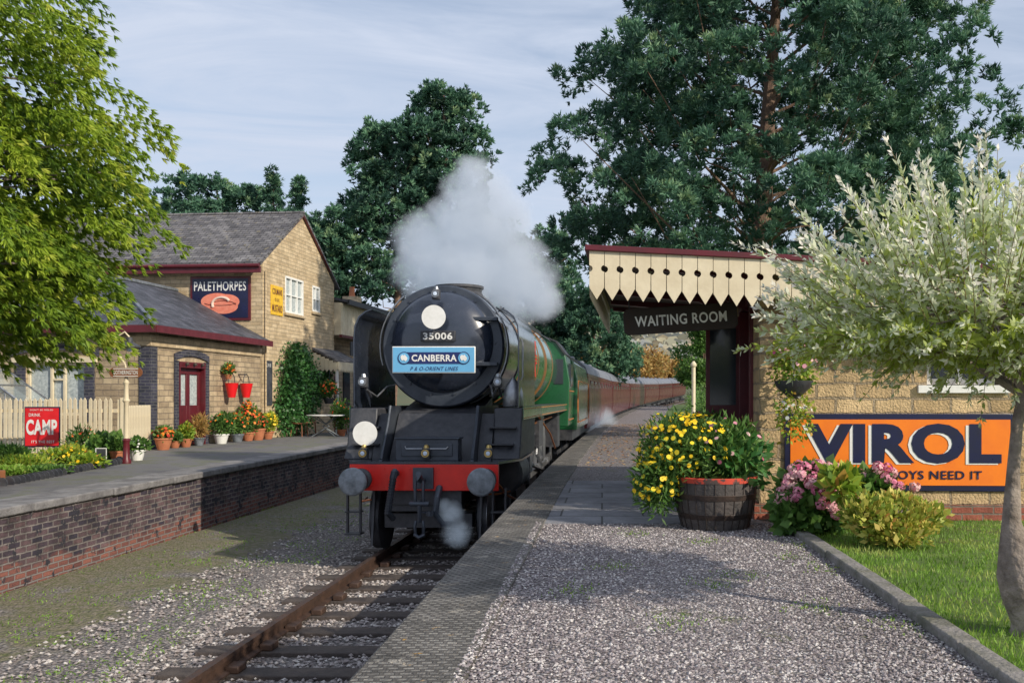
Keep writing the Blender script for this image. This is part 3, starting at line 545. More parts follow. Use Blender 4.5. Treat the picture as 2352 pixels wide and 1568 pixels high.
# signs on house
s=root('enamel_sign','dark blue sausage advertising sign high on the stone wall above the slate roof','sign',(-11.47,23.2,PZ),R(-5))
B(-2.36,-.34,y0-.05,y0-.0,3.78,5.2).build('frame','maroon',s,bevel=.008); B(-2.28,-.42,y0-.06,y0-.05,3.86,5.12).build('panel','navy',s)
text('PALETHORPES',1.74,.3,'white',s,(-1.35,y0-.062,4.88),bold=.015)
b=MB()
for (dx,dz,r_,s_) in((-.12,.06,.27,2.0),(.1,-.1,.24,2.0),(-.2,-.06,.24,1.8),(.2,.05,.24,1.8)): b.lathe([(.001,-.004),(r_*.8,-.003),(r_,.0),(r_,.003)],(-1.33+dx,y0-.066-.001*len(b.v)/100,4.33+dz),'y',28,sx=s_)
b.build('emblem','sausage',s)
b=MB(); b.tube([(-1.33+.55*math.cos(t),y0-.08,4.36+.1*math.sin(t)) for t in np.linspace(3.4,6.0,12)],.008,4); b.tube([(-1.25+.45*math.cos(t),y0-.08,4.25+.16*math.sin(t)) for t in np.linspace(.2,2.6,12)],.008,4)
b.build('emblem_outline','maroon',s)
b=MB(); b.tube([(-1.3+.3*math.cos(t),y0-.078,4.3+.22*math.sin(t)) for t in np.linspace(.5,3.6,14)],.04,6); b.build('paper_band','pinkpale',s)
s=root('enamel_sign','yellow mustard advertising sign on the gable wall left of the window','sign',(-11.47,23.2,PZ),R(-5))
B(.04,.07,6.72,7.6,4.03,5.0).build('panel','yellow',s,bevel=.005)
for (tx,z,w,h) in(("COLMANS",4.8,.72,.2),("D.S.F.",4.53,.35,.1),("MUSTARD",4.25,.75,.24)): text(tx,w,h,'maroon',s,(.071,7.16,z),'+x',bold=.02)
s=root('blackboard','tall dark notice board on the house wall left of the ivy','sign',(-11.47,23.2,PZ),R(-5))
B(.05,.08,6.25,6.78,1.05,2.5).build('panel','dblack',s)
text('G.W.R',.35,.12,'white',s,(.081,6.5,2.35),'+x')
# ivy
iv=root('ivy','green ivy climbing the gable wall in a tall rounded mass','climbing plant',(-11.47,23.2,PZ),R(-5))
foliage(iv,[((.25,8.4,1.2),(.4,1.5,1.3)),((.2,8.2,2.2),(.35,1.2,1.0)),((.22,9.2,1.6),(.4,1.1,1.2)),((.2,7.6,1.0),(.35,.7,1.0)),((.2,8.6,2.6),(.3,.8,.6)),((.2,10.6,1.9),(.3,.7,.6))],1700,.1,.45,'ivy',up=-.4)
# fire buckets
for i,yy in enumerate((3.75,4.65)):
    s=root('fire_bucket',('left','right')[i]+' red fire bucket hanging on the stone wall by the maroon door','bucket',(-11.47,23.2,PZ),R(-5),group=None)
    MB().lathe([(.1,0),(.19,.42),(.2,.43),(.18,.43),(.15,.3)],(.24,yy,1.3),'z',18).build('bucket_body','campred',s)
    MB().tube([(.24,yy+.19*math.cos(t),1.73+.28*math.sin(t)) for t in np.linspace(0,PI,10)],.012,5).build('handle','dblack',s)
    B(.0,.26,yy-.02,yy+.02,1.98,2.02).build('hook','dblack',s)
# ---------------------------------------------------------------- fence etc.
fn=root('picket_fence','cream picket fence in front of the small station house','fence')
def picket(x,y,z0,h,rot=0):
    b=MB(); b.T=Matrix.Translation((x,y,z0))@Matrix.Rotation(rot,4,'Z'); b.prism([(-.035,0),(.035,0),(.035,h-.06),(0,h),(-.035,h-.06)],-.012,.012); return b
pk=picket(0,0,0,1.28).build('picket','cream',fn,bevel=0); x=-14.4;first=True
while x<-11.2:
    o=pk if first else pk.copy()
    if not first: COL.objects.link(o)
    first=False; o.location=(x,21+U(-.005,.005),.9+U(-.015,.015)); o.rotation_euler=(0,U(-.012,.012),0); x+=.115
for z in(1.2,1.85): B(-14.5,-11.15,21.015,21.06,z,z+.08).build('rail','cream',fn)
for xx in(-11.12,-12.8,-14.45): B(xx-.05,xx+.05,21.07,21.17,.88,2.15).build('post','cream',fn)
gt=root('picket_gate','cream picket gate between the fence and the corner of the house','gate',(-11.05,21.1,.89),R(0))
d=Vector((-.35,2.0)); ang=math.atan2(d.y,d.x); gt.rotation_euler=(0,0,ang)
pk=picket(0,0,0,1.12).build('picket','cream',gt)
for i in range(17):
    o=pk if i==0 else pk.copy()
    if i: COL.objects.link(o)
    o.location=(.1+i*.115,0,0)
for z in(.3,.85): B(.05,2.0,.015,.05,z,z+.07).build('rail','cream',gt)
B(-.05,.05,-.05,.05,-.01,1.3).build('post','cream',gt)
gh=root('greenhouse','small glass greenhouse behind the picket fence at the left edge','greenhouse',(-15.1,21.9,.89))
b=MB()
for x in(-.8,0,.8): b.tube([(x,0,0),(x,0,1.5)],.02,5)
for y in(0,1.2):
    b.tube([(-.9,y,1.4),(0,y,2.05),(1.15,y,1.2)],.028,5); b.tube([(-.9,y,.02),(-.9,y,1.4)],.025,5); b.tube([(1.15,y,.02),(1.15,y,1.2)],.025,5)
for p in((-.9,1.4),(0,2.05),(1.15,1.2),(.6,1.6)): b.tube([(p[0],0,p[1]),(p[0],1.2,p[1])],.02,5)
b.build('frame','steel',gh); b=MB(); b.add([(0,0,2.04),(1.14,0,1.19),(1.14,1.2,1.19),(0,1.2,2.04)],[(0,1,2,3)]); b.add([(-.89,.6,.05),(1.14,.6,.05),(1.14,.6,1.19),(0,.6,2.0),(-.89,.6,1.38)],[(0,1,2,3,4)]); b.build('glazing','clear',gh)
# camp sign
s=root('enamel_sign','red coffee advertising sign leaning against the picket fence','sign',(-12.37,20.2,0),R(2))
B(-.36,.36,-.02,.0,1.13,1.96).build('panel','campred',s); b=MB(); b.box(-.385,.385,0.001,.015,1.10,1.99); b.build('border','navy',s)
for x in(-.25,.2): B(x,x+.05,.02,.06,.85,1.2).build('post','cream',s)
text('CAMP',.67,.34,'white',s,(0,-.022,1.54),bold=.04); text('DRINK',.25,.07,'white',s,(-.15,-.022,1.81),bold=.01); text("IT'S THE BEST",.5,.06,'white',s,(0.03,-.022,1.22),bold=.01); text("DON'T BE MISLED",.5,.035,'white',s,(0,-.022,1.92))
# lamp post
lp=root('platform_lamp','cream platform lamp post with swan neck lamp and station name board','lamp post',(-9.42,18.1,.885))
MB().lathe([(.09,0),(.09,.06),(.065,.1),(.06,.42),(.075,.46),(.05,.5)],(0,0,0),'z',14).build('base','maroon',lp)
MB().lathe([(.05,.5),(.045,1.2),(.07,1.24),(.045,1.3),(.04,1.55),(.055,1.6),(.035,1.65),(.03,1.75)],(0,0,0),'z',14).build('column','cream',lp)
b=MB(); b.tube([(0,0,1.7),(-.02,0,1.95),(-.15,0,2.15),(-.24,0,2.3),(-.2,0,2.5),(-.03,0,2.6),(.06,0,2.5)],.02,8); b.tube([(-.02,0,2.0),(-.1,0,2.02),(-.1,0,2.12)],.01,5); b.build('swan_neck','cream',lp)
MB().lathe([(.02,.12),(.06,.1),(.07,.02),(.2,-.05),(.21,-.08),(.19,-.07)],(.06,0,2.38),'z',18).build('lamp_shade','dblack',lp)
MB().lathe([(.03,0),(.06,-.06),(.03,-.12)],(.06,0,2.33),'z',12).build('bulb','lens',lp)
sb=MB(); sb.lathe([(.1,-.01),(.1,.01)],(-.2,-.06,1.8),'y',18); sb.lathe([(.1,-.011),(.1,.011)],(.25,-.06,1.8),'y',18); sb.box(-.22,.27,-.072,-.048,1.71,1.89); nb=sb.build('name_board','chairwood',lp)
sb=MB(); sb.box(-.22,.27,-.076,-.074,1.72,1.735); sb.box(-.22,.27,-.076,-.074,1.865,1.88); sb.build('board_edge','white',nb); text('GOTHERINGTON',.48,.085,'white',nb,(.025,-.075,1.8),bold=.015)
# bed & plants
b=MB(); b.prism([(-8.85,13.7),(-9.5,18.0),(-10.9,20.9),(-16,20.9),(-16,12.5),(-9.2,12.5)],.87,.905,'z'); b.build('flower_bed','soil',kind='structure')
b=MB(); q=[(-8.8,13.0),(-8.83,13.7),(-9.48,17.9),(-10.0,19.0)]
for i in range(3):
    a=Vector(q[i]);c=Vector(q[i+1]); m_=int((c-a).length/.16)
    for j in range(m_):
        p=a.lerp(c,(j+.5)/m_); b.lathe([(.082,0),(.082,.02)],(p.x,p.y-.01,.93),'y',10)
b.build('bed_edging','dblack',label='low black scalloped edging around the flower bed',cat='edging')
bx=root('wooden_planter','brown wooden planter trough at the left edge of the platform','planter',(-9.15,13.4,.89)); b=MB(); b.box(-.6,.28,-.2,.2,0,.22); b.build('trough','chairwood',bx,bevel=.01); foliage(bx,[((-.2,0,.3),(.4,.2,.1))],250,.07,.3,'dec')
def plant(px,Y,r,h,label,leaf='dec',blo=None,nb=40,br=.03,nl=350,L=.1,Wf=.25,name='garden_plant',z=.9,pot=None,potr=.15,poth=.22,group=None,cat='plant'):
    X=(px-VX)/F*Y; t=root(name,label,cat,(X,Y,z-.012),group=group); z0=0
    if pot:
        MB().lathe([(potr*.68,0),(potr,poth*.85),(potr*1.1,poth*.86),(potr*1.1,poth),(potr*.9,poth),(potr*.85,poth*.8)],(0,0,0),'z',18).build('pot',pot,t); z0=poth*.8
    b=MB()
    for i in range(7): a=U(0,6.3); b.tube([(0,0,z0*.9),(math.cos(a)*r*.5,math.sin(a)*r*.5,z0+h*.6)],.008,4,caps=False)
    b.build('stem','ivy',t,fix=False)
    bl=[((0,0,z0+h*.5),(r,r,h*.5)),((U(-.3,.3)*r,U(-.3,.3)*r,z0+h*.6),(r*.7,r*.7,h*.5))]
    foliage(t,bl,nl,L,Wf,leaf,up=.5)
    if blo: blossoms(t,bl,nb,br,blo)
    return t
plant(10,18.2,.5,.3,'bushy green plant in the bed below the left fence','dec',None,nl=900)
plant(55,16.6,.5,.22,'low mixed green plant in the bed before the red sign','goldleaf',None,nl=900,L=.09,Wf=.14)
plant(30,15.2,.3,.14,'low bright green mound at the front of the bed','grassb',None,nl=700,L=.06)
plant(150,18.0,.45,.3,'yellow green flowering plant in the middle of the bed','goldleaf','yblos',30,.03,nl=600)
plant(190,19.3,.35,.6,'tall stems with red flowers behind the chalk sign','dec','oblos',26,.025,nl=500,L=.13,Wf=.12)
plant(200,16.8,.3,.2,'pale yellow bush left of the chalk sign','goldleaf','yblos',20,.03,nl=500)
plant(243,18.8,.3,.45,'large leaved green plant behind the chalk sign','dec',None,nl=200,L=.22,Wf=.35)
plant(110,15.5,.35,.12,'low spreading green plant right of the planter trough','dec',None,nl=600,L=.07)
plant(270,18.6,.2,.3,'terracotta pot of greenery left of the lamp post foot','dec',None,pot='terra',name='potted_plant')
plant(315,19.0,.22,.25,'pale pot with small leafy plant right of the lamp post foot','dec','wblos',14,.02,pot='white',name='potted_plant')
plant(375,22.9,.24,.3,'terracotta pot of orange flowers at the house corner','dec','oblos',60,.04,pot='terra',potr=.2,poth=.3,name='potted_plant')
plant(402,23.8,.15,.2,'small terracotta pot beside the orange flowers','dec',None,pot='terra',potr=.13,poth=.18,name='potted_plant')
plant(427,24.2,.2,.4,'leafy pot plant just left of the maroon door','goldleaf',None,pot='terra',potr=.15,poth=.22,name='potted_plant')
plant(457,25.0,.22,.6,'reddish feathery pot plant in front of the maroon door','autumn',None,nl=300,L=.16,Wf=.1,pot='grey',potr=.15,poth=.22,name='potted_plant')
plant(508,26.0,.33,.6,'white pot with green shrub right of the maroon door','dec','oblos',10,.03,nl=600,pot='white',potr=.2,poth=.28,name='potted_plant')
plant(545,27.0,.3,.6,'grey pot of red flowers below the fire buckets','dec','oblos',40,.04,nl=500,pot='grey',potr=.18,poth=.24,name='potted_plant')
plant(570,27.8,.35,.9,'tall pot plant with orange flowers below the right bucket','dec','oblos',60,.04,nl=600,pot='terra',potr=.18,poth=.26,name='potted_plant')
plant(592,28.3,.28,.5,'large terracotta pot of red flowers below the notice board','dec','oblos',50,.04,nl=500,pot='terra',potr=.22,poth=.36,name='potted_plant')
plant(615,29.0,.3,.6,'green and yellow pot plant at the foot of the ivy','goldleaf','yblos',40,.04,nl=500,pot='terra',potr=.18,poth=.24,name='potted_plant')
plant(785,31.5,.35,1.0,'leafy shrub in a pot to the right of the white table','dec','oblos',20,.03,nl=700,pot='terra',name='potted_plant')
p=plant(525,26.8,.16,.3,'red geranium on the wall between the fire buckets','dec','oblos',30,.035,nl=200,z=2.75,name='wall_geranium',pot='terra',potr=.1,poth=.14)
p=plant(757,32.6,.35,.6,'hanging basket of green foliage and red flowers under the porch','dec','oblos',40,.04,nl=500,z=2.0,name='hanging_basket',pot='dblack',potr=.22,poth=.2)
MB().tube([(0,0,.15),(0,0,1.2)],.012,5).build('chain','dblack',p)
s=root('chalk_sign','small black chalk sign on a stake in the flower bed','sign',((233-VX)/F*17.0,17.0,.92),0)
B(-.1,.1,-.012,0,.12,.33).build('board','dblack',s); B(-.015,.015,.001,.02,-.05,.3).build('stake','chairwood',s)
b=MB(); b.box(-.105,.105,-.016,-.012,.32,.335);b.box(-.105,.105,-.016,-.012,.115,.13); b.box(-.105,-.09,-.016,-.012,.13,.32); b.box(.09,.105,-.016,-.012,.13,.32); b.build('edge','white',s)
# cafe set
tb=root('garden_table','white topped oval garden table outside the ivy','table',((748-VX)/F*31,31,.885)); MB().lathe([(.62,.7),(.63,.71),(.63,.73),(.62,.735)],(0,0,0),'z',28).build('tabletop','white',tb)
for sx in(-1,1):
    MB().tube([(sx*.4,-.25,0),(-sx*.1,0,.35),(sx*.4,.25,.7)],.018,6).build('leg','grey',tb); MB().tube([(sx*.4,.25,0),(-sx*.1,0.05,.35),(sx*.4,-.25,.7)],.018,6).build('leg','grey',tb)
def chair(px,Y,rot,label):
    c=root('wooden_chair',label,'chair',((px-VX)/F*Y,Y,.885),rot); B(-.21,.21,-.21,.21,.43,.46).build('seat','chairwood',c,bevel=.01)
    for sx in(-1,1):
        MB().tube([(sx*.2,-.2,0),(sx*.17,-.17,.44)],.018,6).build('leg','chairwood',c); MB().tube([(sx*.2,.23,0),(sx*.17,.17,.44)],.018,6).build('leg','chairwood',c)
    b=MB(); 
    for i in range(5): x=-.18+i*.09; b.tube([(x,.18,.45),(x*1.05,.27,.88)],.011,5)
    b.tube([(-.21,.27,.86),(0,.29,.92),(.21,.27,.86)],.028,6); b.build('backrest','chairwood',c)
chair(688,31.0,R(80),'brown wooden spindle chair left of the white table'); chair(712,32.2,R(20),'brown wooden chair behind the left side of the white table'); chair(785,32.3,R(-60),'brown wooden chair at the right end of the white table')
# ---------------------------------------------------------------- waiting room
Wt=root('waiting_room','stone waiting room with cream scalloped canopy on the right platform','building',(1.67,9.7,PZ-.01),R(-2.5))
b=MB(); wall(b,'x',0,.35,0,3.6,.16,2.66,[(1.75,2.5,1.42,2.2)]); wall(b,'y',0.001,.35,.35,4.2,.16,2.66,[(.62,1.75,.16,2.35),(2.4,3.2,1.0,2.3)]); b.box(0.001,3.6,4.2,4.5,.16,2.66); b.box(3.3,3.6,.35,4.2,.16,2.6)
b.build('wall','stone2',Wt,bevel=.0); b=MB(); b.box(-.06,3.66,-.06,-.0,0,.165); b.box(-.06,-.0,0,4.5,0,.165); b.box(0,3.6,0,4.5,-.02,.15); b.build('plinth','redbrick',Wt)
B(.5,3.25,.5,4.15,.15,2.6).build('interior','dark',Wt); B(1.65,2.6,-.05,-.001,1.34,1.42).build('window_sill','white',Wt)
b=MB(); wall(b,'x',.1,.14,1.76,2.49,1.43,2.19,[(1.82,2.1,1.49,2.13),(2.15,2.43,1.49,2.13)]); w=b.build('window','white',Wt); B(1.78,2.48,.15,.16,1.44,2.18).build('pane','glass',w)
b=MB(); 
for y in(.6,1.7): b.box(-.04,.1,y-.05,y+.05,.0,2.42)
b.box(-.04,.1,.55,1.75,2.35,2.47); b.build('door_frame','maroon',Wt,bevel=.008)
b=MB(); b.box(-.45,-.02,1.68,1.73,.15,2.3); d=b.build('door','maroon',Wt,bevel=.008); B(-.4,-.08,1.672,1.679,1.2,2.15).build('pane','glass',d)
b=MB(); b.box(-.03,.1,2.35,2.42,1,2.3); b.box(-.03,.1,3.18,3.25,1,2.3); b.box(-.03,.1,2.35,3.25,2.28,2.35); b.build('window_frame','maroon',Wt)
def rt(x): return 2.80-.057*(x+1.75)
b=MB(); xa,xb=-1.78,4.0; ya,yb=-.52,4.9
b.prism([(xa,rt(xa)-.08),(xb,rt(xb)-.08),(xb,rt(xb)-.02),(xa,rt(xa)-.02)],ya,yb,'y'); b.build('canopy_roof','soffit',Wt)
b=MB(); b.prism([(xa-.04,rt(xa)-.03),(xb,rt(xb)-.03),(xb,rt(xb)+.03),(xa-.04,rt(xa)+.03)],ya-.06,ya+.0,'y'); b.box(xa-.045,xa-.0,ya+.001,yb,rt(xa)-.03,rt(xa)+.03); b.build('canopy_edge','maroon',Wt,bevel=.008)
def board(w,drop):
    r=.033; zt=-.18; p=[(0.003,0)]
    p+=[(.003,zt+r)]+[(.003+r*math.sin(a),zt+r*math.cos(a)) for a in np.linspace(.2,PI-.2,7)]+[(.003,zt-r),(.004,-drop+.12),(w/2,-drop)]
    q=[(w-x,z) for x,z in reversed(p[:-1])]; return p+q
b=MB(); x=xa; W_=.156
while x<xb-.1:
    o_=U(-.003,.003); b.prism([(x+p[0],rt(x)-.03+p[1]) for p in board(W_,.49+o_)],ya-.03+o_,ya-.005+o_,'y'); x+=W_
b.build('valance','cream',Wt,smooth=False)
B(xa+.02,xb-.05,ya+.04,ya+.06,2.15+.24,2.44).build('valance_rail','soffit',Wt)
b=MB(); y=ya+.02
while y<yb-.1:
    b.prism([(y+p[0],rt(xa)-.03+p[1]) for p in board(W_,.46)],xa,xa+.025,'x'); y+=W_
b.build('side_valance','cream',Wt,smooth=False)
for y in(-.3,1.0,2.3,3.6,4.6): MB().prism([(0,2.3),(0,2.65),(-1.7,2.72),(-1.7,2.66),(-.5,2.55)],y,y+.09,'y').build('canopy_bracket','maroon',Wt)
MB().lathe([(.07,0),(.08,.02),(.05,.12),(.02,.14)],(-1.2,-.1,2.52),'z',12).build('soffit_lamp','white',Wt)
s=root('hanging_sign','dark waiting room sign hanging under the canopy','sign',(.85,9.9,2.17+.86),0); s.rotation_euler=(0,R(-4),R(3))
MB().prism([(-.62,-.1),(-.58,-.14),(.58,-.14),(.62,-.1),(.62,.1),(.58,.145),(-.58,.145),(-.62,.1)],-.02,.02).build('panel','signbrown',s,bevel=.006)
text('WAITING ROOM',1.0,.115,'white',s,(0,-.022,.0),bold=.02)
for x,z in((-.55,.48),(.55,.45)): MB().tube([(x,0,.14),(x,0,z)],.006,5).build('chain','dblack',s)
s=root('enamel_sign','large orange enamel advertising sign on the waiting room end wall','sign',(1.67,9.7,PZ),R(-2.5))
B(.26,2.66,-.03,-.005,.3,1.11).build('border','navy',s,bevel=.004); B(.32,2.6,-.036,-.03,.36,1.05).build('panel','virol',s)
text('VIROL',2.03,.42,'white',s,(1.455,-.038,.785),bold=.045,name='lettering_shadow'); text('VIROL',2.03,.42,'navy',s,(1.49,-.043,.8),bold=.045)
text('BOYS NEED IT',.95,.09,'navy',s,(1.83,-.04,.47),bold=.02)
# barrel
br=root('barrel_planter','dark half barrel planter of yellow daisies beside the waiting room','planter',(1.13,9.15,.895))
b=MB(); b.lathe([(.33,0),(.38,.18),(.405,.35),(.41,.5),(.38,.5),(.37,.42)],(0,0,0),'z',30); b.build('barrel','barrel',br)
b=MB()
for i in range(26):
    a=2*PI*i/26; b.tube([(math.cos(a)*r_,math.sin(a)*r_,z_) for r_,z_ in((.333,.0),(.383,.18),(.407,.35),(.412,.49))],.004,4)
b.build('stave_gap','signbrown',br)
MB().lathe([(.36,.1),(.38,.15),(.378,.155),(.355,.1)],(0,0,0),'z',30).build('barrel_hoop','hoop',br); MB().lathe([(.402,.29),(.414,.34),(.412,.345),(.39,.29)],(0,0,0),'z',30).build('barrel_hoop','hoop',br)
b=MB(); b.lathe([(.414,.455),(.42,.5),(.4,.508),(.385,.5),(.38,.46)],(0,0,0),'z',30); b.build('barrel_rim','flakered',br)
bl=[((-.1,0,.7),(.45,.4,.35)),((-.42,-.05,.75),(.35,.3,.38)),((.15,0,.75),(.35,.35,.33)),((-.58,-.1,.45),(.24,.2,.3))]
foliage(br,bl,1700,.09,.12,'dec',up=.4); foliage(br,[((.2,0,.62),(.3,.35,.3))],700,.14,.25,'ivy','broad_leaves'); blossoms(br,[bl[1],((-.25,-.1,.8),(.4,.3,.32)),bl[3]],130,.023,'yblos',zmin=-.5,K=8); blossoms(br,[bl[2]],20,.025,'pblos','pink_blossoms')
t=root('trough_planter','green flowering tub against the waiting room wall behind the barrel','planter',(1.15,10.9,.895)); MB().lathe([(.25,0),(.32,.4),(.28,.4)],(0,0,0),'z',20).build('pot','barrel',t)
bl=[((-.1,0,.65),(.5,.4,.4)),((.05,.1,.8),(.35,.4,.3))]; foliage(t,bl,1200,.1,.15,'dec'); blossoms(t,bl,30,.03,'yblos'); blossoms(t,bl[1:],30,.025,'pblos','pink_blossoms')
# hydrangea
hy=root('hydrangea','hydrangea bush with pink flower heads in front of the orange sign','shrub',(1.95,8.75,.88)); b=MB()
for i in range(14): a=U(0,6.3); b.tube([(0,0,0),(math.cos(a)*.2,math.sin(a)*.2,.35)],.01,5,caps=False)
b.build('stem','bark2',hy,fix=False); foliage(hy,[((.02,0,.33),(.28,.28,.3)),((.25,.05,.3),(.25,.25,.3)),((-.1,-.1,.2),(.2,.22,.22)),((.62,.2,.38),(.32,.2,.18))],850,.12,.38,'dec'); 
Vs=[];T=[]
for i in range(70):
    a=U(0,6.3); e_=U(-.3,1.3); c=np.array([.08+math.cos(a)*math.cos(e_)*.36,-abs(math.sin(a))*math.cos(e_)*.34,.33+math.sin(e_)*.36]) if i<56 else np.array([.85+U(-.4,.3),.1+U(-.1,.1),.54+U(-.12,.1)])
    d=rdir(60); P=c+d*.052; Vs.append(discV(P,unit(d+rdir(60)*.3),rng.uniform(.012,.02,60),5)); T.append(np.clip(rng.normal(U(.2,.9),.15,60),0,1))
npmesh('flower_heads',np.concatenate(Vs),5,np.concatenate(T),'pblos',hy)
gs=root('golden_shrub','golden green leafy shrub on the lawn edge right of the hydrangea','shrub',(2.47,7.95,.88)); b=MB()
for i in range(16): a=U(0,6.3); b.tube([(0,0,0),(math.cos(a)*.25,math.sin(a)*.22,.35)],.009,5,caps=False)
b.build('stem','bark2',gs,fix=False); foliage(gs,[((0.0,0,.22),(.34,.34,.18)),((.24,0,.27),(.26,.28,.14)),((-.18,-.05,.3),(.22,.26,.15)),((.05,-.1,.14),(.3,.28,.12)),((.1,.1,.36),(.16,.16,.09))],850,.07,.28,'gold2',up=.7)
foliage(gs,[((-.36,.15,.55),(.16,.2,.13))],200,.12,.35,'goldleaf','tall_leaves',up=.6)
hb=root('hanging_basket','hanging basket with pink and white flowers by the waiting room corner','hanging basket',(1.95,9.3,2.35)); MB().lathe([(.05,-.18),(.18,-.06),(.2,0),(.18,0)],(0,0,0),'z',16).build('basket','dblack',hb)
foliage(hb,[((0,0,.1),(.25,.22,.2)),((.0,-.02,-.3),(.2,.18,.35)),((-.05,0,.3),(.2,.2,.15))],600,.05,.3,'goldleaf',up=-.3); blossoms(hb,[((0,0,.2),(.25,.22,.25))],60,.02,'pblos'); blossoms(hb,[((0,-.02,-.4),(.18,.15,.25))],40,.018,'wblos','white_blossoms'); MB().tube([(0,0,0),(0,0,.75)],.005,4).build('chain','dblack',hb)
p=root('platform_post','cream wooden post standing far down the right platform','post',(4.6,46,1.0)); MB().lathe([(.13,0),(.13,.3),(.1,.35),(.1,2.8),(.15,2.85),(.15,2.95),(.05,3.1)],(0,0,-.05),'z',12).build('shaft','cream',p)
# ---------------------------------------------------------------- locomotive
Lc=root('steam_locomotive','black and green steam locomotive with red buffer beam and blue headboard','locomotive',(-2.47,12.16,0),-.022)
def P_(b,name,m,**k): return b.build(name,m,Lc,**k)
P_(B(-.5,.5,.56,13.8,.7,1.25),'frame','dblack')
bb=P_(B(-1.03,1.03,.45,.54,.9,1.265),'buffer_beam','red',bevel=.008)
b=MB()
for x in(-.55,-.2,.2,.55):
    for z in(.95,1.2): b.lathe([(.014,0),(.012,-.008)],(x,.45,z),'y',8)
b.build('rivets','red',bb)
for sx in(-1,1):
    o=P_(MB().lathe([(.15,.45),(.15,.38),(.115,.36),(.115,.1),(.06,.09),(.06,.04)],(sx*.86,0,1.06),'y',22),'buffer','dblack')
    MB().lathe([(.001,-.03),(.1,-.024),(.17,-.01),(.19,.01),(.19,.03),(.06,.05)],(sx*.86,0,1.06),'y',30).build('buffer_head','grey',o)
    MB().lathe([(.16,.43),(.16,.449)],(sx*.86,0,1.06),'y',22).build('buffer_flange','red',o)
b=MB(); b.prism([(-1.03,.45),(1.03,.45),(1.28,1.2),(1.28,2.7),(-1.28,2.7),(-1.28,1.2)],1.266,1.30,'z'); P_(b,'front_footplate','black')
for sx in(-1,1):
    b=MB(); q=[(.95,1.30),(1.12,1.5),(1.24,1.85),(1.27,2.03),(3.2,2.03),(3.2,1.3)]; b.prism(q,sx*.86,sx*1.27,'x'); P_(b,'front_casing','dblack',bevel=.02)
    b=MB(); q=[(.60,1.30),(.70,1.42),(1.0,1.78),(1.15,2.06),(1.3,2.06),(3.2,2.06),(3.2,1.3)]; b.prism(q,sx*.62,sx*.66,'x'); 
    b.tube([(sx*.64,.62,1.32),(sx*.64,.72,1.46),(sx*.64,1.0,1.8),(sx*.64,1.14,2.06)],.022,6); P_(b,'casing_side_plate','boxblack')
    b=MB(); b.prism([(.95,1.3),(1.1,1.6),(1.4,1.95),(1.4,1.3)],sx*.665,sx*.855,'x'); P_(b,'step_casing','dblack')
    b=MB(); b.box(sx*.97-.2,sx*.97+.2,1.0,1.2,1.5,1.52); b.box(sx*1.0-.2,sx*1.0+.2,1.12,1.3,1.74,1.76); P_(b,'front_step','dblack')
b=MB(); b.prism([(.95,1.3),(1.5,1.95),(2.9,2.2),(2.9,1.3)],-.6,.6,'x'); P_(b,'saddle_slope','dblack')
b=MB(); b.box(-.44,.44,.66,.95,1.3,1.6); b.box(-.36,.36,.645,.66,1.36,1.54); b.box(-.46,.46,.64,.97,1.6,1.625); P_(b,'front_box','boxblack',bevel=.012)
P_(MB().tube([(-.3,.63,1.5),(-.28,.6,1.47),(.28,.6,1.47),(.3,.63,1.5)],.01,5),'box_handle','steel')
zc=2.97; 
b=MB(); b.lathe([(.70,1.80),(.90,1.80),(.935,1.83),(.94,1.88),(.94,4.2),(.5,4.2)],(0,0,zc),'y',64); P_(b,'smokebox','black')
b=MB(); b.lathe([(.80,1.785),(.91,1.785),(.925,1.80),(.78,1.80)],(0,0,zc),'y',64); P_(b,'smokebox_ring','boxblack')
b=MB(); b.lathe([(.001,1.50),(.3,1.52),(.55,1.58),(.70,1.66),(.765,1.74),(.78,1.80),(.5,1.82)],(0,0,zc+.06),'y',64); sd=P_(b,'smokebox_door','black')
for dz in(.34,-.34): B(.25,.86,1.61,1.72,zc+.06+dz-.03,zc+.06+dz+.03).build('hinge','boxblack',sd,bevel=.01)
b=MB()
for i in range(14): a=2*PI*i/14; b.lathe([(.022,0),(.018,-.03)],(.8*math.cos(a),1.79,zc+.05+.8*math.sin(a)),'y',8)
b.build('door_clamps','boxblack',sd)
b=MB(); b.lathe([(.94,2.28),(.955,2.28),(.955,2.34),(.94,2.34)],(0,0,zc),'y',64); b.lathe([(.94,3.9),(.955,3.9),(.955,3.96),(.94,3.96)],(0,0,zc),'y',64); P_(b,'smokebox_band','boxblack')
b=MB(); b.lathe([(.46,3.86-zc-.05),(.40,3.9-zc),(.375,3.95-zc),(.385,3.99-zc),(.41,4.01-zc),(.41,4.05-zc),(.35,4.05-zc),(.3,3.95-zc)],(0,3.2,zc),'z',36); P_(b,'chimney','dblack')
b=MB(); b.lathe([(.9,4.19),(.945,4.2),(.985,8.6),(1.02,8.8),(1.04,11.7),(.6,11.75)],(0,0,zc-.02),'y',64); bo=P_(b,'boiler','green')
for y in(4.25,5.6,7.1,8.6,10.2):
    rr=.955+(y-4.2)*.009+(.03 if y>8.5 else 0); MB().lathe([(rr,y),(rr+.008,y+.004),(rr+.008,y+.022),(rr,y+.026)],(0,0,zc-.02),'y',64).build('boiler_band','band',bo)
P_(MB().lathe([(.32,3.85-zc),(.3,3.98-zc),(.2,4.08-zc),(.05,4.1-zc)],(0,6.6,zc),'z',28),'dome','green')
for sx in(-1,1): P_(MB().lathe([(.07,.95),(.06,1.12),(.02,1.14)],(sx*.12,9.0,zc),'z',12),'safety_valve','brass')
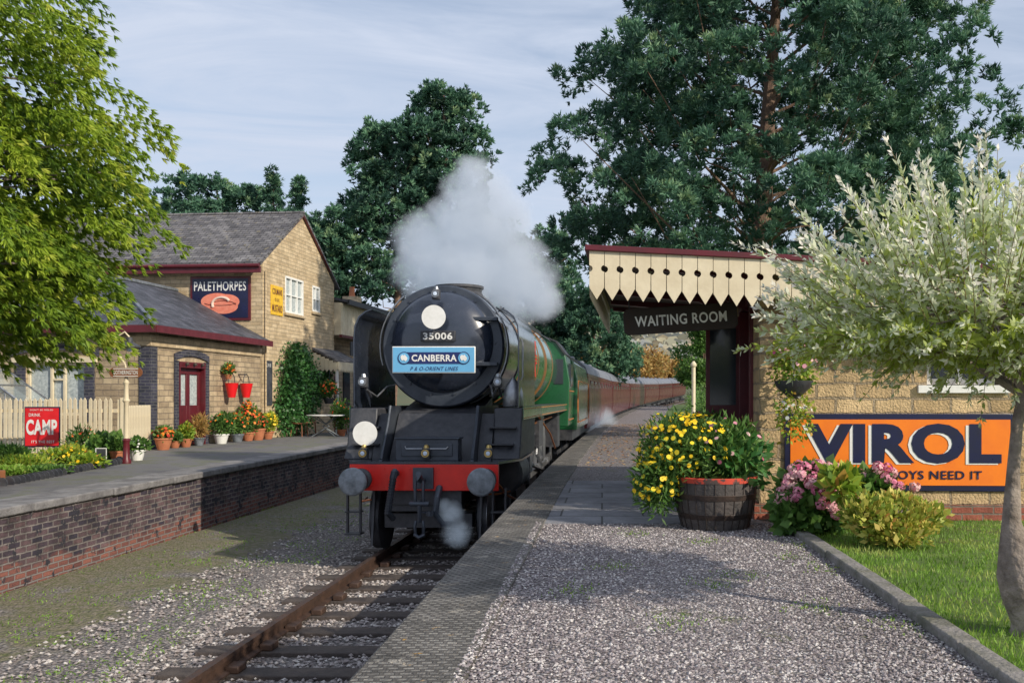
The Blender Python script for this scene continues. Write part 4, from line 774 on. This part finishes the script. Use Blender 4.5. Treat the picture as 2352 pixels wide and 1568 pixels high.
for sx in(-1,1):
    q=[(1.22,2.04),(1.225,3.05),(1.21,3.24),(1.15,3.38),(1.05,3.46),(.96,3.49)]; b=MB(); t2=[(x-.018,z-.012) for x,z in q]
    poly=[(sx*x,z) for x,z in q]+[(sx*x,z) for x,z in reversed(t2)]
    b.prism(poly,1.28,3.7,'y'); P_(b,'smoke_deflector','black')
    P_(MB().tube([(sx*1.235,1.45,2.45),(sx*1.26,1.45,2.5),(sx*1.26,1.45,3.0),(sx*1.235,1.45,3.05)],.014,6),'deflector_handrail','steel')
for sx in(-1,1):
    b=MB(); b.tube([(sx*.80,1.95,zc+.6),(sx*.84,4.4,zc+.62),(sx*.88,8.6,zc+.66),(sx*.88,11.6,zc+.68)],.016,7)
    for y in(2.4,4.4,6,7.6,9.2,10.8): b.tube([(sx*.72,y,zc+.55),(sx*.86,y,zc+.64)],.012,5)
    P_(b,'handrail','boxblack')
for a0,a1 in((-.5,.9),(PI-.9,PI+.3)): P_(MB().tube([(.98*math.cos(t),1.86,zc+.98*math.sin(t)) for t in np.linspace(a0,a1,12)],.014,6),'smokebox_handrail','steel')
for q in([(.55,4.3,zc+.84),(.6,8.0,zc+.87),(.62,11.5,zc+.9)],[(.3,4.3,zc+.94),(.35,11.5,zc+1.0)]): P_(MB().tube(q,.024,6),'boiler_pipe','dblack')
def lamp(parent,x,y,z,name,glow='lens'):
    o=B(x-.055,x+.055,y,y+.12,z-.09,z+.06).build(name,'dblack',parent,bevel=.01); 
    b=MB(); b.lathe([(.001,-.035),(.03,-.03),(.045,-.01),(.045,0)],(x,y,z-.01),'y',16); b.build('lens',glow,o)
    b=MB(); b.lathe([(.055,-.03),(.055,0.001),(.046,.001),(.046,-.03)],(x,y,z-.01),'y',16); b.lathe([(.04,.06),(.03,.1),(.01,.11)],(x,y+.06,z),'z',10); b.build('lamp_rim','brass' if glow=='lens' and z<1.6 else 'steel',o); return o
lamp(Lc,-.03,1.38,3.73,'top_lamp')
for x in(-.876,0,.876): lamp(Lc,x,.56,1.42,'front_lamp'); 
for x in(-.966,.966): lamp(Lc,x,.85,2.42,'side_lamp'); 
P_(MB().tube([(-.966,.95,2.36),(-.966,1.3,2.2)],.02,6),'lamp_bracket','dblack'); P_(MB().tube([(.966,.95,2.36),(.966,1.3,2.2)],.02,6),'lamp_bracket','dblack')
def disc(x,y,z,r):
    o=MB().lathe([(r,0),(r,.012)],(x,y,z),'y',32).build('marker_disc','white',Lc); B(x-.01,x+.01,y+.013,y+.03,z-r-.1,z+r*.5).build('disc_bracket','dblack',o)
disc(-.04,1.30,3.37,.177); disc(-.876,.66,1.68,.172)
b=B(-.27,.25,1.46,1.50,3.02,3.18); o=P_(b,'number_plate','dblack',bevel=.008); text('35006',.44,.105,'white',o,(-.01,1.455,3.10),bold=.025)
hb_=P_(B(-.62,.6,1.16,1.18,2.54,2.93),'headboard','white',bevel=.02); B(-.605,.585,1.155,1.16,2.555,2.915).build('headboard_panel','lblue',hb_,bevel=.0)
B(-.4,.4,1.15,1.155,2.675,2.845).build('name_band','dblue',hb_); 
for x in(-.44,.43):
    MB().lathe([(.092,0),(.092,.003)],(x,1.146,2.76),'y',24).build('globe_emblem','dblue',hb_); MB().lathe([(.078,0),(.078,.003)],(x,1.142,2.76),'y',24).build('globe_sea','lblue',hb_)
    q=[(-.05,.0),(-.045,.03),(-.02,.045),(0,.03),(.01,.05),(.025,.03),(.05,.0),(.045,-.03),(.02,-.05),(0,-.03),(-.03,-.04)]
    MB().prism([(x+a,2.762+c) for a,c in q],1.136,1.14,'y').build('map_emblem','white',hb_)
text('CANBERRA',.66,.1,'white',hb_,(0,1.15,2.76),bold=.03); text('P & O-ORIENT LINES',.7,.055,'dblue',hb_,(0,1.154,2.605),shear=.3,bold=.002)
P_(B(-.06,.06,1.181,1.6,2.6,2.66),'headboard_bracket','dblack')
for sx in(-1,1):
    xa_,xb_=sorted((sx*.8,sx*1.26)); P_(B(xa_,xb_,3.2,11.9,2.0,2.04),'running_board','dblack')
    xa_,xb_=sorted((sx*1.275,sx*1.29)); v=P_(B(xa_,xb_,1.3,11.9,1.86,2.045),'valance','green')
    for z in(1.875,2.01): xx=sx*1.292; B(min(xx,xx+sx*.003),max(xx,xx+sx*.003),1.3,11.9,z,z+.014).build('lining','orange',v)
    cy=MB().lathe([(.1,1.75),(.3,1.78),(.34,1.82),(.34,2.85),(.3,2.9),(.12,2.95)],(sx*.88,0,1.02),'y',26); P_(cy,'cylinder','dblack')
    cy=MB().lathe([(.1,1.7),(.19,1.73),(.19,2.95),(.1,3.0)],(sx*.92,0,1.5),'y',20); P_(cy,'valve_chest','dblack')
def wheel(r,x,y,spokes,name):
    b=MB(); b.lathe([(r-.09,-.06),(r-.01,-.065),(r,-.06),(r,.06),(r+.03,.07),(r-.1,.065)],(0,0,0),'x',40)
    for i in range(spokes):
        a=2*PI*i/spokes; b.tube([(0,.1*math.cos(a),.1*math.sin(a)),(0,(r-.08)*math.cos(a),(r-.08)*math.sin(a))],.028,5)
    b.lathe([(.13,-.08),(.13,.08)],(0,0,0),'x',16); o=b.build(name,'dblack',Lc); 
    MB().lathe([(r-.045,-.072),(r-.002,-.072),(r-.002,-.066),(r-.045,-.066)],(0,0,0),'x',40).build('tyre','steel',o); return o
for nm,r,ys_,sp in(('bogie_wheel',.46,(1.15,3.1),9),('driving_wheel',.94,(5.1,7.35,9.6),16),('trailing_wheel',.54,(12.1,),10)):
    w0=None
    for y in ys_:
        for sx in(-1,1):
            if w0 is None: w=wheel(r,0,0,sp,nm); w0=w
            else: w=copytree(w0,Lc)
            w.location=(sx*.76,y,r+.002); w.rotation_euler=(0,0,PI if sx>0 else 0)
for sx in(-1,1):
    b=MB(); x0_,x1_=sorted((sx*.9,sx*.96)); b.box(x0_,x1_,5.1,9.6,.62,.74)
    for y in(5.1,7.35,9.6): b.lathe([(.12,-.04),(.12,.06)],(sx*.93,y,.68),'x',14)
    P_(b,'coupling_rod','steel')
    b=MB(); b.tube([(sx*1.04,3.0,1.02),(sx*1.04,4.4,1.02)],.035,8); b.tube([(sx*1.03,4.3,1.02),(sx*1.02,7.35,.68)],.05,6); b.box(min(sx*1.0,sx*1.1),max(sx*1.0,sx*1.1),4.1,4.5,.85,1.2); b.tube([(sx*1.05,4.8,1.55),(sx*1.04,4.2,1.0)],.03,6); b.tube([(sx*1.05,3.0,1.5),(sx*1.05,5.8,1.5)],.03,6); b.tube([(sx*1.05,5.8,1.65),(sx*1.05,5.7,1.1),(sx*1.04,7.3,.75)],.03,6)
    P_(b,'motion_rods','steel')
    P_(B(min(sx*.95,sx*1.15),max(sx*.95,sx*1.15),5.3,6.2,1.25,1.75),'motion_bracket','dblack'); P_(B(min(sx*.6,sx*1.1),max(sx*.6,sx*1.1),11,11.8,.95,1.9),'injector_box','dblack')
for q,rr in(([(.95,1.0,.95),(1.05,1.3,.75),(1.12,2.0,.6),(1.1,3.4,.6)],.018),([(.75,.8,.82),(.95,1.0,.8),(1.05,1.6,.78)],.015),([(-.8,.7,.75),(-1.0,.9,.7),(-1.05,1.4,.7)],.015),([(.9,3.6,1.9),(1.1,4.2,1.7),(1.1,6,1.72),(1.1,9,1.75)],.018),([(.95,7,1.85),(1.15,8,1.4),(1.15,9.5,1.0)],.02)):
    P_(MB().tube(q,rr,6),'copper_pipe','copper')
for sx in(-1,1):
    b=MB()
    for dx in(-.09,.09): b.box(sx*1.02+dx-.012,sx*1.02+dx+.012,.6,.66,.28,.92)
    b.box(sx*1.02-.11,sx*1.02+.11,.54,.75,.27,.295); b.box(sx*1.02-.11,sx*1.02+.11,.56,.72,.58,.6); P_(b,'footstep','dblack')
    P_(MB().prism([(.7,.9),(.85,.9),(.62,.12),(.56,.12)],sx*.74,sx*.77,'x'),'guard_iron','dblack')
b=MB(); b.box(-.62,.62,.75,1.0,.35,.55); b.box(-.5,.5,.6,.9,.6,.9); b.tube([(-.7,1.15,.46),(.7,1.15,.46)],.07,10); P_(b,'bogie_frame','dblack')
b=MB(); hp_=[(-.36,.40,1.14),(-.36,.28,1.18),(-.36,.2,1.1),(-.40,.2,.85),(-.45,.26,.62),(-.42,.42,.52)]; b.tube(hp_,.042,10)
for i in range(1,5):
    for j in range(6):
        p=Vector(hp_[i]).lerp(Vector(hp_[min(i+1,5)]),j/6); b.lathe([(.052,-.007),(.052,.007)],p,'z',10)
P_(b,'brake_hose','boxblack')
b=MB(); b.tube([(.22,.44,.95),(.22,.28,.82),(.2,.26,.6),(.28,.34,.46),(.42,.5,.44)],.045,10); P_(b,'steam_hose','boxblack')
b=MB(); b.box(-.14,.14,.4,.45,.93,1.22); b.tube([(0,.42,1.05),(0,.22,1.07),(0,.12,1.15),(0,.06,1.07),(0,.12,.98),(0,.2,.98)],[.04,.045,.045,.04,.035,.02],8); 
for x in(-.055,.055): b.tube([(x,.18,1.06),(x,.16,.9),(x,.18,.75)],.022,6)
b.tube([(-.13,.18,.75),(.13,.18,.75)],.036,8); b.tube([(0,.18,.8),(0,.18,.5)],.03,8); b.lathe([(.05,-.03),(.05,.03)],(.14,.18,.62),'z',10); b.tube([(0,.18,.64),(.14,.18,.62)],.014,5)
for x in(-.05,.05): b.tube([(x,.18,.52),(x*1.2,.16,.44),(x,.18,.34)],.022,6)
b.tube([(-.07,.18,.34),(0,.16,.3),(.07,.18,.34)],.028,8); P_(b,'screw_coupling','boxblack')
for s_ in(-1,1): P_(MB().tube([(s_*.93,.95,2.3),(s_*.85,1.2,2.2),(s_*.78,1.5,2.35),(s_*.72,1.75,2.38)],.013,6),'conduit','steel')
o=MB().lathe([(.15,0),(.16,.02),(.15,.2),(.12,.3),(.03,.42),(.01,.44)],(1.1,1.6,2.05),'z',20); P_(o,'oil_box_hood','steel')
b=MB(); b.lathe([(.001,0),(.16,0),(.16,.02),(.001,.02)],(1.0,5.9,2.95),'x',24); b.box(1.0,1.02,5.5,6.3,2.86,3.04); b.box(1.0,1.02,5.78,6.02,2.6,3.3); npz=P_(b,'nameplate','red')
b=MB(); b.box(1.021,1.03,5.55,6.25,2.9,2.925); b.box(1.021,1.03,5.55,6.25,2.975,3.0); b.build('nameplate_trim','brass',npz)
# cab
prof=[(-1.32,1.45),(-1.36,2.6),(-1.25,3.3),(-1.0,3.65),(-.5,3.85),(0,3.92),(.5,3.85),(1.0,3.65),(1.25,3.3),(1.36,2.6),(1.32,1.45)]
b=MB(); b.prism(prof,11.75,13.9,'y'); cb=P_(b,'cab','green',bevel=.02)
b=MB(); rp=[(x*1.02,z+.03) for x,z in prof[2:9]]; b.prism(rp+[(x*.97,z-.03) for x,z in reversed(rp)],11.7,14.3,'y'); b.build('cab_roof','dblack',cb)
for sx in(-1,1):
    b=MB(); b.box(min(sx*1.3,sx*1.372),max(sx*1.3,sx*1.372),12.3,13.5,2.5,3.1); b.build('window','glass',cb)
    for q in((1.35,1.376,2.36,2.385),(1.33,1.366,1.6,1.625)): B(min(sx*q[0],sx*q[1]),max(sx*q[0],sx*q[1]),11.9,13.75,q[2],q[3]).build('lining','orange',cb)
    B(min(sx*.95,sx*1.2),max(sx*.95,sx*1.2),11.73,11.749,2.55,3.2).build('front_window','glass',cb)
# tender
Tn=root('locomotive_tender','green tender coupled between the engine cab and the first maroon coach','tender',(-2.47+cx(26.9),26.4,rz(27)),-.033)
b=MB(); b.prism([(-1.33,1.25),(-1.36,2.7),(-1.25,3.2),(-1.1,3.3),(1.1,3.3),(1.25,3.2),(1.36,2.7),(1.33,1.25)],0,6.6,'y'); tk=b.build('tank','green',Tn,bevel=.03)
b=MB(); 
for z in(1.45,2.65): b.box(1.345,1.375,.2,6.4,z,z+.025)
for y in(.2,6.37): b.box(1.345,1.375,y,y+.03,1.475,2.65)
b.build('lining','orange',tk); B(-1.0,1.0,.4,6.2,3.3,3.45).build('coal','dblack',Tn); B(-1.2,1.2,0,6.6,.95,1.249).build('frame','dblack',Tn)
wm=MB().lathe([(.54,-.06),(.54,.06),(.45,.065),(.45,-.06)],(0,0,0),'x',30); wm.lathe([(.44,-.03),(.44,.03)],(0,0,0),'x',20); w0=wm.build('wheel','dblack',Tn)
for i,(x,y) in enumerate([(sx*.76,y) for y in(1.2,3.3,5.4) for sx in(-1,1)]):
    w=w0 if i==0 else w0.copy()
    if i: COL.objects.link(w)
    w.location=(x,y,.56)
# coaches
def coach(label):
    c=root('railway_coach',label,'railway coach',group=None); Lh=9.85
    b=MB(); b.prism([(-1.3,1.05),(-1.4,1.7),(-1.4,2.5),(-1.33,3.05),(1.33,3.05),(1.4,2.5),(1.4,1.7),(1.3,1.05)],-Lh,Lh,'y'); b.build('body','coachred',c)
    b=MB(); q=[(-1.34,3.05),(-1.25,3.3),(-1.0,3.52),(-.6,3.7),(0,3.78),(.6,3.7),(1.0,3.52),(1.25,3.3),(1.34,3.05)]; b.prism(q,-Lh-.03,Lh+.03,'y'); 
    r=b.build('roof','coachroof',c); vb=None
    for i in range(7):
        vb=MB().lathe([(.12,0),(.12,.1),(.05,.14)],(.35*(1 if i%2 else -1),-8+i*2.7,3.72),'z',8).build('ventilator','coachroof',r)
    wf=MB(); wf.box(1.385,1.406,-.6,.6,2.02,2.82); w0=wf.build('window','maroon',c); gl=B(1.40,1.412,-.55,.55,2.06,2.78).build('pane','glass',w0)
    for i in range(8):
        if i==0: w=w0
        else: w=copytree(w0,c)
        w.location=(-.02,-8.2+i*2.34,0)
    for q in((1.40,1.41,1.84,1.852),(1.37,1.382,2.93,2.942)): B(q[0],q[1],-Lh,Lh,q[2],q[3]).build('lining','band',c)
    b=MB(); b.box(-1.1,1.1,-Lh+.1,Lh-.1,.85,1.06); b.box(-.9,.9,-3,3,.5,.86); b.box(-1.0,1.0,-Lh-.2,-Lh,1.1,3.4); b.build('underframe','dblack',c)
    for y in(-7,7):
        b=MB(); b.box(-1.05,1.05,y-1.6,y+1.6,.45,.7)
        for dy in(-1.25,1.25):
            for sx in(-1,1): b.lathe([(.46,-.06),(.46,.06)],(sx*.76,y+dy,.47),'x',18)
        b.build('bogie','dblack',c)
    return c
lbs=['maroon coach coupled directly behind the green tender','second maroon coach behind the tender','third maroon coach of the train','fourth maroon coach of the train, in the curve','fifth maroon coach, last but one of the train','last maroon coach at the far end of the train']
c0=coach(lbs[0]); yy=33.4+9.9
for i in range(6):
    c=c0 if i==0 else copytree(c0)
    c['label']=lbs[i]; c['group']='maroon coaches of the train'; c.location=(-2.47+cx(yy)+.02,yy,rz(yy)); c.rotation_euler=(0.00018*(yy-12),0,-math.atan(.00132*(yy-2))); yy+=20.15
# ---------------------------------------------------------------- smoke
def smoke(name,label,cat,blobs,dens,soft=1.4,nscale=1.6,namp=.55,emis=.0):
    m=bpy.data.materials.new(name); m.use_nodes=True; nt=m.node_tree; nt.nodes.clear(); L=nt.links.new
    out=N(nt,'ShaderNodeOutputMaterial'); pv=N(nt,'ShaderNodeVolumePrincipled'); L(pv.outputs[0],out.inputs['Volume']); tc=N(nt,'ShaderNodeTexCoord')
    pv.inputs['Color'].default_value=(.97,.98,1.,1); pv.inputs['Anisotropy'].default_value=.1
    nz=N(nt,'ShaderNodeTexNoise'); nz.inputs['Scale'].default_value=nscale; nz.inputs['Detail'].default_value=6; nz.inputs['Roughness'].default_value=.68; nz.inputs['Distortion'].default_value=.5; L(tc.outputs['Object'],nz.inputs['Vector']); last=None
    for (c,r) in blobs:
        d=N(nt,'ShaderNodeVectorMath',operation='DISTANCE'); L(tc.outputs['Object'],d.inputs[0]); d.inputs[1].default_value=c
        q=N(nt,'ShaderNodeMath',operation='MULTIPLY_ADD'); L(d.outputs['Value'],q.inputs[0]); q.inputs[1].default_value=-1/r; q.inputs[2].default_value=1
        if last is None: last=q
        else:
            x=N(nt,'ShaderNodeMath',operation='SMOOTH_MAX'); L(last.outputs[0],x.inputs[0]); L(q.outputs[0],x.inputs[1]); x.inputs[2].default_value=.12; last=x
    a=N(nt,'ShaderNodeMath',operation='MULTIPLY_ADD'); L(nz.outputs['Fac'],a.inputs[0]); a.inputs[1].default_value=namp*2; a.inputs[2].default_value=-namp
    s_=N(nt,'ShaderNodeMath',operation='ADD'); L(a.outputs[0],s_.inputs[0]); L(last.outputs[0],s_.inputs[1])
    mu=N(nt,'ShaderNodeMath',operation='MULTIPLY',use_clamp=True); L(s_.outputs[0],mu.inputs[0]); mu.inputs[1].default_value=soft
    de=N(nt,'ShaderNodeMath',operation='MULTIPLY'); L(mu.outputs[0],de.inputs[0]); de.inputs[1].default_value=dens; L(de.outputs[0],pv.inputs['Density'])
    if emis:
        e1=N(nt,'ShaderNodeMath',operation='MULTIPLY'); L(de.outputs[0],e1.inputs[0]); e1.inputs[1].default_value=emis; L(e1.outputs[0],pv.inputs['Emission Strength']); pv.inputs['Emission Color'].default_value=(.62,.78,1,1)  # bluish self-glow added to smoke and steam, imitating multiply scattered light
    cs=np.array([c for c,r in blobs]); rs=np.array([[r] for c,r in blobs]); lo=(cs-rs*1.25).min(0); hi=(cs+rs*1.25).max(0)
    o=B(lo[0],hi[0],lo[1],hi[1],lo[2],hi[2]).build(name,m,label=label,cat=cat,kind=None); return o
bl=[]
for (px,py,r,Y) in((1056,660,34,15.4),(1065,630,64,15.6),(1005,610,84,16),(1130,620,92,16.4),(1085,545,98,16.2),(1200,660,72,17),(1095,460,70,16.3),(1090,405,44,16.3),(1250,690,38,17.5),(975,550,58,16.2),(1155,520,64,16.6),(1040,510,56,16.2),(1200,590,50,16.8)):
    bl.append((tuple(at(px,py,Y)),r*1.3*Y/F))
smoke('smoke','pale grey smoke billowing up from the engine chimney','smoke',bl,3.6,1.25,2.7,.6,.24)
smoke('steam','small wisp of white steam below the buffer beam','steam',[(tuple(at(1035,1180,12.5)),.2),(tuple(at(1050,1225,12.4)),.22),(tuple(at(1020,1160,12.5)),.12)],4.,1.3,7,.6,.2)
smoke('steam','low steam drifting beside the coach wheels','steam',[((-.35,38,1.1),.5),((.2,42,1.1),.6),((0,45,1.2),.7)],1.2,1.5,2,.4,.15)
# ---------------------------------------------------------------- light, world, camera
el=R(29); sd_=Vector((.74,-.55,0)).normalized(); sdv=Vector((sd_.x*math.cos(el),sd_.y*math.cos(el),math.sin(el)))
sun=bpy.data.lights.new('sun','SUN'); sun.energy=4.2; sun.angle=R(.6); sun.color=(1,.9,.74); so=bpy.data.objects.new('sun',sun); COL.objects.link(so); so.rotation_euler=sdv.to_track_quat('Z','Y').to_euler(); so.location=(20,-10,20)
w=bpy.data.worlds.new('World'); S.world=w; w.use_nodes=True; nt=w.node_tree; bg=nt.nodes['Background']; L=nt.links.new
sk=N(nt,'ShaderNodeTexSky'); sk.sky_type='NISHITA'; sk.sun_disc=False; sk.sun_elevation=el; sk.sun_rotation=math.atan2(sd_.x,sd_.y); sk.air_density=1; sk.dust_density=1.5
tc=N(nt,'ShaderNodeTexCoord'); mp=N(nt,'ShaderNodeMapping'); mp.inputs['Scale'].default_value=(1.3,1.3,7.5); mp.inputs['Rotation'].default_value=(.12,.3,0); L(tc.outputs['Generated'],mp.inputs[0])
nz=N(nt,'ShaderNodeTexNoise'); nz.inputs['Scale'].default_value=1.9; nz.inputs['Detail'].default_value=9; nz.inputs['Roughness'].default_value=.62; nz.inputs['Distortion'].default_value=1.0; L(mp.outputs[0],nz.inputs['Vector'])
rr=ramp(nt,nz.outputs['Fac'],[(.36,(.5,)*3),(.5,(.74,)*3),(.64,(1.,)*3)])
mx=N(nt,'ShaderNodeMix',data_type='RGBA'); L(rr.outputs[0],mx.inputs['Factor']); L(sk.outputs[0],mx.inputs['A']); mx.inputs['B'].default_value=(4.2,4.7,5.7,1); L(mx.outputs['Result'],bg.inputs['Color']); bg.inputs['Strength'].default_value=.15
cam=bpy.data.cameras.new('camera'); cam.sensor_width=36; cam.lens=F/2352*36; cam.shift_x=-207/2352; cam.shift_y=131/2352; cam.clip_start=.1; cam.clip_end=5000
co=bpy.data.objects.new('camera',cam); COL.objects.link(co); co.location=(0,0,EZ); co.rotation_euler=(R(90),0,0); S.camera=co
S.view_settings.view_transform='Standard'; S.view_settings.look='None'; S.view_settings.exposure=0
